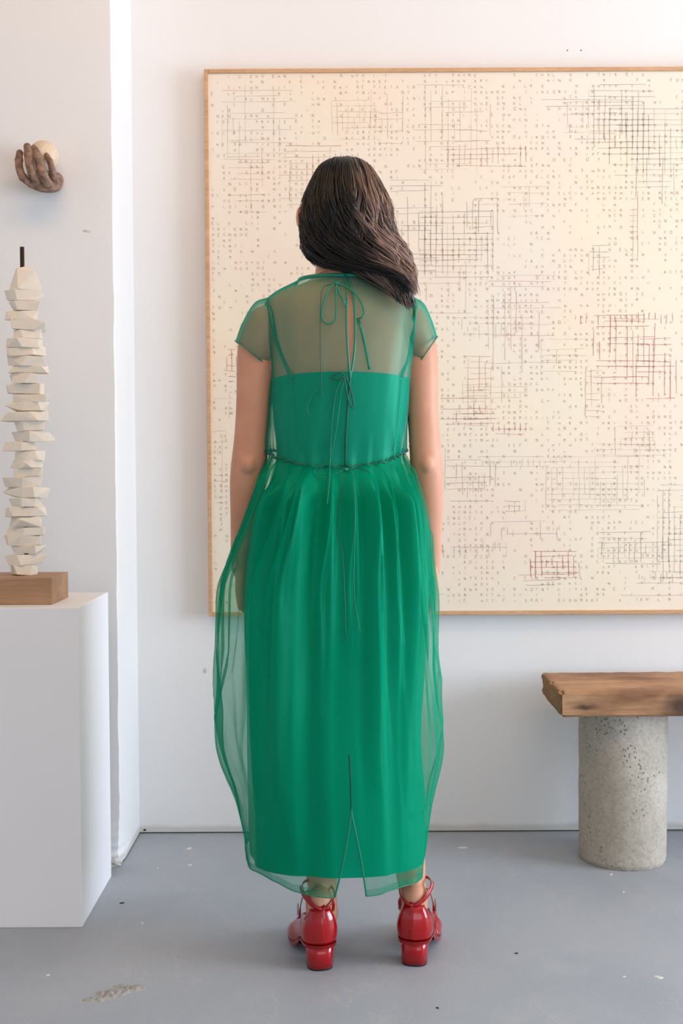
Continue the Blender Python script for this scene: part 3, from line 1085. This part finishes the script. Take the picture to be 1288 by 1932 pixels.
for sh in SHOE:
    Lc = shoe_frame(sh)
    s = sh[2]
    g.capsule([Lc(0, .032, .085), Lc(0, .07, .082), Lc(s * .004, .12, .058), Lc(s * .005, .165, .036), Lc(s * .004, .20, .028)], [.024, .029, .026, .022, .015], 16, 24)
    g.capsule([Lc(0, .036, .14), Lc(0, .040, .09)], [.029, .026], 16, 8)
    g.capsule([Lc(s * .018, .12, .045), Lc(s * .02, .165, .03)], [.018, .016], 12, 8)
    g.capsule([Lc(-s * .018, .12, .05), Lc(-s * .016, .165, .032)], [.018, .016], 12, 8)
body = g.remesh(.0042, 3)
body.materials.append(M['skin'])
woman = link('person', body)
tag(woman, 'woman seen from behind in sheer green dress and red heeled shoes, with long dark hair', 'person')
for sx in (-1, 1):
    Geo().ellipsoid(B(648 + sx * 27, 413, .098), (.011, .009, .008)).obj('eye', M['eye'], woman)
    Geo().ellipsoid(B(648 + sx * 27, 413, .1035), (.0048, .004, .0048)).obj('iris', M['dark'], [o for o in woman.children if o.name.startswith('eye')][-1])

# ------------------------------------------------------------------ hair
HAIR = [(301, 636, 664, -.02, .05), (306, 618, 682, -.045, .075), (314, 606, 694, -.065, .09), (328, 597, 703, -.085, .105), (350, 586, 716, -.10, .11), (385, 577, 728, -.112, .06), (420, 574, 733, -.117, .03),
        (455, 577, 743, -.118, .018), (480, 581, 757, -.117, .012), (500, 596, 763, -.116, .004), (514, 622, 767, -.118, -.01), (528, 678, 769, -.122, -.03), (542, 724, 769, -.122, -.055), (554, 746, 769, -.118, -.07), (572, 760, 776, -.112, -.085)]


def hair_pt(py, th, off=0.0):
    xl, xr, db, df = tab(HAIR, py)
    c, s = math.cos(th), math.sin(th)
    cx, hx = (xl + xr) / 2, (xr - xl) / 2 + off / PXM
    mid = (db + df) / 2 if py > 470 else max((db + df) / 2, -.045)
    q = P(cx + hx * c, py, YP)
    q.y = YP + mid + ((df - mid) + off) * s if s > 0 else YP + mid + ((mid - db) + off) * s
    return q


vs, shade = [], []
rows, n = 70, 140
ys = 301 + (534 - 301) * (np.linspace(0, 1, rows) ** 1.35)
for y in ys:
    for j in range(n):
        th = 2 * PI * j / n
        t = (y - 301) / 253
        wv = .004 * t * noise.noise(Vector((math.cos(th) * 7, math.sin(th) * 7, y * .012))) + .0018 * noise.noise(Vector((th * 22, y * .01, 3)))
        vs.append(hair_pt(y, th, wv - .004))
        shade.append(.02)  # near-black hull: shade in the valleys between strands put into the colour
fs = grid_faces(rows, n, True)
fs.append(tuple(range(n))); fs.append(tuple((rows - 1) * n + j for j in range(n))[::-1])


def strand(pts, r, sh):
    b = len(vs)
    k = len(pts)
    v, f = tube_geo(pts, [r * (1 if i < k * .7 else max(.15, 1 - (i - k * .7) / (k * .3))) for i in range(k)], 3, False, b)
    vs.extend(v)
    fs.extend(f)
    shade.extend([sh] * len(v))


for i in range(4200):
    th = R(random.uniform(-205, 25)) if random.random() < .93 else R(random.uniform(0, 360))
    cl = noise.noise(Vector((th * 6.5, 3.3, 0)))
    cl2 = noise.noise(Vector((th * 17, 8.3, 0)))
    y0 = 301 + random.random() ** 1.5 * 200
    y1 = min(555 + 17 * random.random() ** 2, y0 + random.uniform(70, 250))
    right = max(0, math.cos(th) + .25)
    outer = random.random()
    lift = -.003 + .009 * outer ** 2 + .004 * max(0, cl)
    ph = cl * 7 + cl2 * 2.2 + random.uniform(-.35, .35)
    amp = random.uniform(.6, 1.2) * (.7 + .5 * outer)
    pts = []
    for k in range(22):
        t = k / 21
        y = y0 + (y1 - y0) * t
        tt = min(1.15, max(0, (y - 345) / 150))
        w = .135 * amp * tt * math.sin(y * .072 + ph) + .05 * cl * t
        lf = lift + .0075 * tt * math.sin(y * .072 + ph + 1.3) * amp
        pts.append(hair_pt(y, th + w, lf))
    sh = .03 + .16 * random.random() ** 2 + (1.25 * min(right, 1) * min(1, max(0, (y1 - 390) / 130)) * (.2 + outer) * (.7 + .8 * cl2)) + .06 * cl2  # paler towards the right: side-light highlights put into the strand colour
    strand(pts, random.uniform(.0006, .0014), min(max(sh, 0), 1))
for i in range(150):
    th = R(random.uniform(-50, 12)) if i % 3 else R(random.uniform(-190, -150))
    y0 = random.uniform(320, 440)
    y1 = min(560, y0 + random.uniform(60, 150))
    if th < -2:
        y1 = min(y1, 490)
    ph, am = random.random() * 6, random.uniform(.003, .011)
    pts = []
    for k in range(16):
        t = k / 15
        y = y0 + (y1 - y0) * t
        pts.append(hair_pt(y, th + .06 * math.sin(y * .06 + ph) * t, .001 + am * math.sin(PI * t * .8) ** 2 + .003 * math.sin(y * .09 + ph) * t))
    strand(pts, .00045, random.uniform(.3, .8))
# loose tips over the shoulder and at the left nape
for i in range(620):
    a = random.random() ** 1.6
    p0 = hair_pt(520 + random.random() * 20, R(-20 - 130 * random.random()), .002)
    end = B(752 + 26 * a + random.uniform(-8, 8), 560 + 18 * a + random.uniform(-8, 10), -.095 + random.uniform(-.012, .0))
    mid = (p0 + end) / 2 + Vector((.004 * random.uniform(-1, 1.5), -.006 * random.random(), .004 * random.random()))
    wv = random.uniform(.001, .004); fq = random.uniform(3, 7)
    strand([q + Vector((wv * math.sin(fq * k / 9 + i), 0, wv * .5 * math.cos(fq * k / 9 + i))) * (k / 11) for k, q in enumerate(cr([p0, mid, end], 12))], random.uniform(.0005, .0011), .25 + .75 * random.random() ** 1.4)
for i in range(40):
    p0 = hair_pt(425 + random.random() * 25, R(-175 - 20 * random.random()), .001)
    q = random.uniform(-5, 5)
    strand(cr([p0, B(574 + q * .6, 462, -.02), B(583 + q, 480, -.03), B(590 + q, 500 + q, -.045)], 12), .0005, random.uniform(.1, .4))
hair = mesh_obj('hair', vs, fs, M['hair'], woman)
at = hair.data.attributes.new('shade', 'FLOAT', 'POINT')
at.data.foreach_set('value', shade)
hair['label'] = 'long wavy dark brown hair swept over the right shoulder'

# necklace round the neck base
pts = []
for j in range(41):
    a = 2 * PI * j / 40
    q = B(646 + 58 * math.cos(a), 524 - 6 * math.cos(a), 0)
    q.y = YP + .0 + .068 * math.sin(a)
    q.z += .012 * max(0, -math.sin(a)) - .03 * max(0, math.sin(a))
    pts.append(q)
Geo().tube(pts, .0011, 6).obj('necklace', M['gold'], woman)

# ------------------------------------------------------------------ slip dress (opaque under-layer)
SLIP = [(706, 510, 774, -.112, .122), (740, 512, 771, -.108, .12), (780, 515, 767, -.102, .115), (860, 521, 756, -.090, .10), (900, 512, 768, -.098, .10), (960, 493, 786, -.118, .10), (1060, 477, 799, -.130, .10),
        (1150, 469, 803, -.130, .10), (1250, 467, 801, -.130, .11), (1400, 467, 798, -.136, .12), (1500, 468, 805, -.142, .125), (1600, 470, 808, -.146, .13), (1700, 476, 806, -.148, .13)]


def ring_pt(table, y, th, e, d=0.0, z=None):
    xl, xr, db, df = tab(table, y)
    c, s = math.cos(th), math.sin(th)
    cx, hx = (xl + xr) / 2, (xr - xl) / 2 + d / PXM
    q = P(cx + hx * math.copysign(abs(c) ** (2 / e), c), y, YP)
    dd = -(abs(db) + d) if s < 0 else df + d
    q.y = YP + dd * abs(s) ** (2 / e)
    if z is not None:
        q.z = z
    return q


def z2py(z):
    return 892 + (EYE - z) / PXM


# folds on the back: angle from the back centre (deg), width, height, drift, fade depth
FOLD = [(-68, 7.0, .020, -6, .6), (-52, 7.5, .034, -6, .85), (-33, 5.0, .024, -4, .6), (-19, 7.5, .038, -3, .95), (-3, 4.0, .020, 0, .5), (9, 5.0, .018, 1, .45),
        (22, 6.5, .032, 2, .8), (35, 4.0, .018, 3, .55), (48, 7.5, .034, 4, .8), (62, 5.5, .020, 4, .6), (75, 6, .016, 4, .5), (-82, 6, .014, -4, .5)]
for k in range(14):
    FOLD.append((95 + k * 13, 5.5, .016, 0, .7))


def fold_d(th, v):
    deg = (math.degrees(th + PI / 2) + 180) % 360 - 180
    rise = min(1, max(v, 0) / .045)
    d = 0.0
    for (c, w, a, dr, fd) in FOLD:
        x = (deg - (c + dr * v * 2.2) + 180) % 360 - 180
        ww = w * (1 + 1.1 * v)
        q = x / (ww if x < 0 else ww * .38)
        if abs(q) < 3.2:
            d += a * rise * (max(0, 1 - v / fd) ** .8 * .85 + .32 * (1 - .6 * v)) * math.exp(-q * q)
    return d


vs = []
rows, n = 150, 420
for i in range(rows):
    v = i / (rows - 1)
    for j in range(n):
        th = 2 * PI * j / n
        c, s = math.cos(th), math.sin(th)
        ztop = B(640, 711, 0).z - (.006 * abs(c) ** 6) + .004 * math.sin(th * 3) * .5
        zbot = .213
        if s > -.35:
            zbot = .222
        z = ztop + (zbot - ztop) * v
        y = z2py(z)
        lowr = max(0, min(1, (y - 880) / 200))
        v2 = min(max((1.04 - z) / .83, 0), 1)
        d = 1.15 * fold_d(th, v2) * min(1, max(0, (y - 885) / 60)) - .0065 * min(1, max(0, (y - 890) / 60))
        if c > .74 and s < .35 and z < .325:
            d -= .003
        d += lowr * (.007 * noise.noise(Vector((c * 4, s * 4, z * .8))) + 0.0015 * math.sin(th * 7 + 2 * noise.noise(Vector((c, s, z * 2)))))
        vs.append(ring_pt(SLIP, y, th, 2.25, d, z))
slip = mesh_obj('slip_dress', vs, grid_faces(rows, n, True), M['slip'], woman)
slip['label'] = 'opaque green satin slip under the sheer layer'
bvh_slip = BVHTree.FromPolygons(vs, grid_faces(rows, n, True))
bvh_body = BVHTree.FromPolygons([v.co.copy() for v in body.vertices], [tuple(p.vertices) for p in body.polygons])


def drape(pix, trees, lift=.003, n=None, maxd=3.2):
    """lay a line seen at these picture points on the cloth under it, at the cloth's own depth."""
    out = []
    o = Vector((0, 0, EYE))
    last = YP - .1
    for q in pix:
        d = (fwd + rt * ((q[0] - W / 2) / F) + up * ((H / 2 - q[1]) / F)).normalized()
        best = None
        for t in trees:
            loc, nr, idx, dist = t.ray_cast(o, d)
            if loc is not None and dist < maxd and (best is None or dist < best):
                best = dist
        ex = q[2] if len(q) > 2 else 0.0
        if best is None:
            p = o + d * (last / d.y)
        else:
            p = o + d * best
            last = p.y
        p = p - d * (lift + ex)
        out.append(p)
    return cr(out, n or max(8, len(pix) * 6))


def ribbon(name, pix, w, th, mat, parent, trees, lift=.003, n=None):
    pts = drape(pix, trees, lift, n)
    return Geo().tube(pts, [(th, w)] * len(pts), 8, (0, -1, 0)).obj(name, mat, parent)


for pix in ([(508, 577), (513, 600), (522, 645), (537, 685), (550, 714)], [(782, 568), (781, 600), (776, 640), (768, 680), (757, 712)]):
    ribbon('strap', pix, .0036, .0011, M['tie'], slip, [bvh_body, bvh_slip], .004)
for pix in ([(551, 718), (556, 770), (562, 820), (565, 850)], [(756, 716), (752, 770), (745, 830), (741, 850)]):
    ribbon('seam', pix, .0012, .0008, M['slip'], slip, [bvh_slip], .0012)

# ------------------------------------------------------------------ sheer bodice
BOD = [(530, 569, 713, -.080, .062), (540, 548, 736, -.088, .07), (552, 523, 762, -.095, .078), (566, 505, 780, -.101, .086), (584, 499, 787, -.106, .09), (620, 500, 787, -.113, .10), (660, 505, 784, -.118, .112),
       (700, 511, 778, -.119, .126), (740, 510, 774, -.118, .128), (790, 508, 769, -.114, .122), (830, 506, 766, -.108, .116), (858, 508, 764, -.101, .11), (900, 512, 760, -.098, .108)]
TS = -PI / 2 + R(5)            # angle of the back opening
ZW_SIDE = B(640, 850).z


def waist_z(th):
    s = math.sin(th)
    return ZW_SIDE - .036 * max(0, -s) ** 1.4 + .005 * max(0, s)


vs = []
rows, n = 90, 241
ztop = B(640, 531).z
bod_uv = {}
for i in range(rows):
    v = i / (rows - 1)
    for j in range(n):
        u = j / (n - 1)
        zt_ = ztop
        # keyhole: opening between the top bow and the middle bow
        k = min(max((v - .02) / .50, 0), 1)
        op = R(2.6) * math.sin(PI * k) ** .6 if v < .52 else 0
        th = TS + op + u * (2 * PI - 2 * op)
        zt_ = ztop - .018 * max(0, math.sin(th))
        z = zt_ + (waist_z(th) - zt_) * v ** 1.0
        y = z2py(z)
        c, s = math.cos(th), math.sin(th)
        d = .0045 * noise.noise(Vector((c * 5, s * 5, z * 5))) * min(1, v * 3)
        d += .004 * max(0, v - .8) / .2 * math.sin(th * 26 + 3 * noise.noise(Vector((c * 3, s * 3, 1))))
        vs.append(ring_pt(BOD, y, th, 2.3, d, z))
bf = grid_faces(rows, n)
bodice = mesh_obj('bodice', vs, bf, M['bodice'], woman)
bodice['label'] = 'sheer green organza bodice with an open back slit'
bvh_bod = BVHTree.FromPolygons(vs, bf)
BV = vs
# bindings: neckline, slit edges, waist seam
Geo().tube([BV[j] for j in range(n)], [(.0042, .0016)] * n, 8, (0, 0, 1)).obj('neckline_binding', M['tie'], bodice)
for jj in (0, n - 1):
    pts = [BV[i * n + jj] + Vector((0, -.0012, 0)) for i in range(0, rows)]
    Geo().tube(pts, [(.0008, .0026)] * len(pts), 6, (0, -1, 0)).obj('slit_binding', M['tie'], bodice)
wp = []
for j in range(n):
    p = BV[(rows - 1) * n + j]
    th = TS + j / (n - 1) * 2 * PI
    wp.append(p + Vector((math.cos(th), math.sin(th), 0)) * (.0004 + .0008 * math.sin(j * 1.9)) + Vector((0, 0, .002 * math.sin(j * 1.3))))
Geo().tube(wp, [.0024 + .0008 * math.sin(j * 2.3) for j in range(n)], 6).obj('shaded_waist_seam', M['dark_tie'], bodice)  # dark colour stands in for the self-shadow of the gathers


# sleeves
def sleeve(outer, inner, d0, d1):
    m, n2 = 26, 56
    O = cr([B(*p) for p in outer], m)
    I = cr([B(*p) for p in inner], m)
    vs2 = []
    for i in range(m):
        t = i / (m - 1)
        c = (O[i] + I[i]) / 2
        a = (O[i] - I[i]) / 2
        dp = d0 + (d1 - d0) * t
        for j in range(n2):
            th = 2 * PI * j / n2
            w = 1 + .012 * math.sin(th * 7 + t * 3) * t
            vs2.append(c + a * (math.cos(th) * w) + Vector((0, 1, 0)) * (math.sin(th) * dp * w) + Vector((0, -.005, 0)))
    o = mesh_obj('sleeve', vs2, grid_faces(m, n2, True), M['bodice'], bodice)
    hemv = [Vector(vs2[(m - 1) * n2 + (j % n2)]) for j in range(n2 + 1)]
    Geo().tube(hemv, [(.0012, .0034)] * (n2 + 1), 6, ((hemv[0] - hemv[n2 // 2]).cross(Vector((0, 1, 0)))).normalized()).obj('sleeve_hem', M['tie'], bodice)
    return o


sleeve([(506, 562), (480, 573), (457, 612), (445, 645)], [(516, 682), (514, 688), (511, 692), (508, 694)], .066, .047)
sleeve([(781, 562), (800, 575), (815, 608), (824, 637)], [(774, 680), (777, 686), (781, 690), (785, 692)], .066, .047)

# ------------------------------------------------------------------ sheer overskirt
SKIRT = [(850, 507, 766, -.104, .11), (870, 505, 767, -.112, .115), (900, 499, 776, -.128, .125), (960, 476, 796, -.152, .14), (1000, 461, 803, -.162, .145), (1060, 437, 807, -.172, .15), (1100, 423, 812, -.178, .155),
         (1160, 419, 817, -.184, .16), (1250, 414, 823, -.190, .165), (1330, 411, 830, -.194, .17), (1400, 411, 834, -.196, .175), (1440, 420, 831, -.196, .175), (1500, 443, 817, -.194, .17), (1560, 457, 810, -.190, .165),
         (1600, 462, 806, -.186, .16), (1650, 466, 800, -.182, .155), (1720, 475, 790, -.178, .15)]
SS = -PI / 2 + R(9)
ZSLIT = P(665, 1532, YP - .19).z
def skirt_hem(th):
    c, s = math.cos(th), math.sin(th)
    return .213 + .022 * s - .016 * c + .004 * math.sin(5 * th)


def skirt_d(th, v, z):
    deg = math.degrees(th + PI / 2)
    deg = (deg + 180) % 360 - 180
    d = 0.0
    gather = math.exp(-v / .05)
    d += .0040 * gather * math.sin(th * 44 + 2.5 * noise.noise(Vector((th * 3, 2, 0)))) * min(1, v * 60)
    d += 1.25 * fold_d(th, v)
    cx, sx = math.cos(th), math.sin(th)
    side = abs(cx) ** 2
    mid = math.sin(PI * min(max((v - .1) / .9, 0), 1))
    nz = noise.noise(Vector((cx * 2.2, sx * 2.2, z * 2.6)))
    rg = 1 - abs(noise.noise(Vector((cx * 3.0 + 5, sx * 3.0, z * 3.4)))) * 2.4
    d += mid * (.006 * nz + .017 * side * (max(0, rg) - .45) + .006 * side * noise.noise(Vector((cx * 6, sx * 6, z * 6))))
    d += 0.002 * math.sin(th * 9 + 2.2 * noise.noise(Vector((cx, sx, z * 1.5)))) * min(1, v * 2)
    return d


def skirt_vert(u, v, lift=0.0):
    th0 = SS + u * 2 * PI
    zh = skirt_hem(th0)
    z0 = waist_z(th0)
    z = z0 + (zh - z0) * v
    op = 0.0
    if z < ZSLIT:
        op = R(9.0) * min(1.0, (ZSLIT - z) / (ZSLIT - .19)) ** 1.1
    th = SS + op + u * (2 * PI - 2 * op)
    y = z2py(z)
    near = min(u, 1 - u) * 2 * PI
    d = skirt_d(th, v, z) + lift
    return ring_pt(SKIRT, y, th, 2.1, d - .006, z)


rows, n = 230, 620
vs = []
for i in range(rows):
    v = (i / (rows - 1)) ** 1.15
    for j in range(n):
        vs.append(skirt_vert(j / (n - 1), v))
sf = grid_faces(rows, n)
skirt = mesh_obj('overskirt', vs, sf, M['sheer'], woman)
skirt['label'] = 'sheer green organza overskirt gathered at the waist and slit at the back hem'
bvh_sk = BVHTree.FromPolygons(vs, sf)
# hem: folded double strip
hv = []
for i in range(5):
    for j in range(n):
        hv.append(skirt_vert(j / (n - 1), .984 + .016 * i / 4, .0012))
mesh_obj('hem_band', hv, grid_faces(5, n), M['sheer'], skirt)
Geo().tube([hv[4 * n + j] for j in range(n)], .0011, 6).obj('hem_edge', M['tie'], skirt)
# edges of the back slit
for jj in (0, n - 1):
    pts = [Vector(vs[i * n + jj]) + Vector((0, -.001, 0)) for i in range(rows) if vs[i * n + jj].z < ZSLIT + .12]
    Geo().tube(pts, [(.0008, .0022)] * len(pts), 6, (0, -1, 0)).obj('slit_edge', M['tie'], skirt)

# ------------------------------------------------------------------ ties and bows
TT = [bvh_bod, bvh_sk, bvh_slip]


def tie(pix, w=.0022, mat='tie', lift=.003, parent=bodice, name='tie', th=.0009):
    return ribbon(name, pix, w * .72, th * .8, M[mat], parent, TT, lift)


# top bow
tie([(634, 533), (620, 545), (610, 575), (607, 598), (614, 609), (625, 610), (633, 600), (634, 575), (634, 545), (635, 533)], .0026, 'tie', .006, bodice, 'bow_loop')
tie([(636, 534), (652, 540), (672, 556), (683, 575), (686, 592), (679, 600), (668, 595), (652, 575), (642, 558), (637, 538)], .0026, 'tie', .006, bodice, 'bow_loop')
tie([(632, 535), (610, 542), (605, 570), (604, 640), (605, 700), (606, 752)], .0012, 'dark_tie', .004)
tie([(640, 545), (660, 575), (676, 605), (688, 650), (697, 697)], .0040, 'tie', .004)
Geo().ellipsoid(drape([(635, 534), (636, 535)], TT, .006)[0], (.006, .004, .005)).obj('bow_knot', M['tie'], bodice)
# middle bow
tie([(650, 708), (640, 703), (632, 706), (625, 712), (640, 716), (650, 710)], .0022, 'dark_tie', .005, bodice, 'bow_loop')
tie([(652, 709), (660, 730), (667, 760), (665, 769), (658, 757), (652, 730), (650, 711)], .0022, 'dark_tie', .006, bodice, 'bow_loop')
tie([(648, 710), (628, 718), (598, 735), (582, 760), (580, 776), (587, 784)], .0009, 'tie', .004)
tie([(648, 710), (634, 740), (626, 800), (623, 860), (621, 910), (617, 951)], .0016, 'tie', .005)
tie([(650, 712), (643, 745), (636, 800), (627, 850), (622, 878)], .0012, 'tie', .006)
tie([(646, 712), (636, 732), (622, 770), (610, 784)], .0009, 'tie', .004)
# waist bow
tie([(652, 884), (630, 880), (605, 878), (594, 886), (598, 898), (615, 901), (635, 893), (650, 886)], .0012, 'tie', .006, skirt, 'bow_loop')
tie([(652, 885), (670, 884), (690, 887), (700, 893)], .0016, 'dark_tie', .006, skirt)
tie([(655, 887), (667, 900), (670, 960), (668, 1050), (669, 1130), (680, 1195)], .0011, 'tie', .005, skirt)
tie([(652, 888), (648, 905), (640, 950), (636, 1000), (645, 1040), (650, 1120), (652, 1206)], .0013, 'dark_tie', .005, skirt)
Geo().ellipsoid(drape([(652, 886), (653, 886)], TT, .006)[0], (.005, .004, .004)).obj('bow_knot', M['tie'], skirt)

# ------------------------------------------------------------------ shoes
OUT = []      # sole outline: (w, l) round the foot
for j in range(64):
    a = 2 * PI * j / 64
    l = .115 - .115 * math.cos(a)          # 0 heel .. .23 toe
    hw = float(tab([[0, .0], [.004, .014], [.016, .0305], [.05, .036], [.10, .036], [.15, .043], [.19, .040], [.215, .026], [.226, .014], [.23, .0]], l)[0])
    OUT.append((hw if a < PI else -hw, l))


def shoe(sh, idx):
    Lc = shoe_frame(sh)
    s = sh[2]
    N = len(OUT)
    # upper
    vs, rows = [], 14
    for i in range(rows):
        t = i / (rows - 1)
        for (w, l) in OUT:
            # throat point for this part of the outline
            tl = min(max(l, .012), .125) if l < .125 else .125 - (l - .125) * .12
            tw = w * (.66 if l < .05 else .78) if l < .125 else w * .8 * max(0, 1 - (l - .125) / .13)
            tz = float(tab([[0, .076], [.02, .074], [.05, .055], [.10, .050], [.125, .052], [.23, .052]], min(l, .23))[0])
            if l < .02:
                tl = .006 + l * .55
            z0 = zsole(l)
            ctrl_w, ctrl_l = w * 1.30, (l - .10) * 1.03 + .10 - (.012 if l < .03 else 0)
            ctrl_z = z0 + (tz * .55 if l < .13 else max(.012, .042 - (l - .13) * .22))
            zt_ = (z0 + tz) if l < .06 else (zsole(min(l, .125)) + tz)
            b0, b1, b2 = (1 - t) ** 2, 2 * t * (1 - t), t * t
            vs.append(Lc(w * b0 + ctrl_w * b1 + tw * b2, l * b0 + ctrl_l * b1 + tl * b2, z0 * b0 + ctrl_z * b1 + zt_ * b2))
    so = mesh_obj('shoe', vs, grid_faces(rows, N, True), M['patent'], woman)
    so.data.materials.append(M['lining'])
    md = so.modifiers.new('s', 'SOLIDIFY'); md.thickness = .002; md.offset = -1
    so['label'] = 'red patent block-heeled shoe, ' + ('left foot' if s < 0 else 'right foot')
    Geo().tube([vs[(rows - 1) * N + (j % N)] for j in range(N + 1)], .0016, 6).obj('topline', M['patent'], so)
    # sole
    sv = []
    for dz, sc in ((0.001, 1.03), (-.006, 1.03), (-.008, .97)):
        for (w, l) in OUT:
            sv.append(Lc(w * sc, (l - .115) * sc + .115, zsole(l) + dz))
    fs = grid_faces(3, N, True)
    for q in range(1, N // 2):
        pass
    fs.append(tuple(range(N))); fs.append(tuple(2 * N + j for j in range(N))[::-1])
    mesh_obj('sole', sv, fs, M['patent'], so)
    # block heel, D-shaped
    def heel(z0, z1, k0, k1, mat, name):
        hv = []
        for zz, kk in ((z0, k0), (z0 + (z1 - z0) * .5, (k0 + k1) / 2 - .01), (z1, k1)):
            for j in range(40):
                a = 2 * PI * j / 40
                c, sn = math.cos(a), math.sin(a)
                hv.append(Lc(.0285 * kk * math.copysign(abs(c) ** .75, c), .030 + (.029 if sn < 0 else .026) * kk * math.copysign(abs(sn) ** .8, sn), zz))
        f = grid_faces(3, 40, True)
        f.append(tuple(range(40))[::-1]); f.append(tuple(80 + j for j in range(40)))
        mesh_obj(name, hv, f, mat, so)
    heel(.004, HEEL - .001, .97, 1.04, M['patent'], 'heel')
    heel(.0, .0045, .95, .965, M['rubber'], 'heel_tip')
    # back tab and centre-back strip
    pts = [Lc(0, .0 + .0022 * abs(q - .4) - .0028 * math.sin(PI * q), HEEL + .002 + .084 * q) for q in np.linspace(0, 1, 12)]
    pts = [Lc(0, -.0055 * math.sin(PI * min(1, q * 1.05)) ** .8 + .010 * q * q + .0008, HEEL + .003 + .082 * q) for q in np.linspace(0, 1, 12)]
    Geo().tube(pts, [(.0016, .0075)] * 12, 8, (0, -1, 0)).obj('heel_tab', M['patent'], so)
    # ankle straps: one crossing low to high, one level with the buckle
    zt_ = HEEL + .084
    ring = []
    for j in range(33):
        a = 2 * PI * j / 32 - PI / 2
        up_ = .030 * (math.sin(a) + 1) ** .7 * .8 + .012 * max(0, s * math.cos(a)) ** 1.5 - .004
        ring.append(Lc(.034 * math.cos(a), .040 + .036 * math.sin(a), zt_ - .004 + up_))
    Geo().tube(ring, [(.0032, .0012)] * 33, 8, (0, 0, 1)).obj('ankle_strap', M['patent'], so)
    ins = [Lc(-s * .036, .06, HEEL + .046), Lc(-s * .034, .052, HEEL + .074), Lc(-s * .02, .075, HEEL + .096), Lc(0, .088, HEEL + .092), Lc(s * .024, .075, HEEL + .088), Lc(s * .037, .05, HEEL + .072), Lc(s * .040, .046, HEEL + .046)]
    ins = cr(ins, 30)
    Geo().tube(ins, [(.0013, .0052)] * 30, 8, (s * .6, .3, .5)).obj('instep_strap', M['patent'], so)
    crs = cr([Lc(-s * .004, .006, zt_ - .01), Lc(s * .022, .016, zt_ + .002), Lc(s * .036, .036, zt_ + .02), Lc(s * .038, .046, zt_ + .032)], 20)
    Geo().tube(crs, [(.0013, .0045)] * 20, 8, (s * .8, -.5, .2)).obj('cross_strap', M['patent'], so)
    # buckle on the outside
    bc = Lc(s * .0425, .048, HEEL + .066)
    g = Geo()
    q = [bc + Vector((s * .001, yy * .9, zz)) for yy, zz in ((-.009, -.0105), (.009, -.0105), (.009, .0105), (-.009, .0105), (-.009, -.0105))]
    for a_, b_ in zip(q[:-1], q[1:]):
        g.capsule([a_, b_], [.0015, .0015], 8, 4)
    g.capsule([q[0] * .5 + q[3] * .5, q[1] * .5 + q[2] * .5], [.0011, .0011], 8, 4)
    g.obj('buckle', M['metal'], so)
    if s > 0:
        q = [Lc(s * .0425, .046, HEEL + .058), Lc(s * .046, .042, HEEL + .04), Lc(s * .045, .040, HEEL + .02), Lc(s * .050, .038, HEEL + .004)]
        Geo().tube(cr(q, 14), [(.0009, .0032)] * 14, 6, (.7, -.6, 0)).obj('strap_tail', M['patent'], so)
        q = [Lc(s * .040, .040, HEEL + .055), Lc(s * .042, .034, HEEL + .035), Lc(s * .042, .032, HEEL + .012)]
        Geo().tube(cr(q, 12), [(.0008, .002)] * 12, 6, (.7, -.6, 0)).obj('strap_tail', M['patent'], so)


for i, sh in enumerate(SHOE):
    shoe(sh, i)
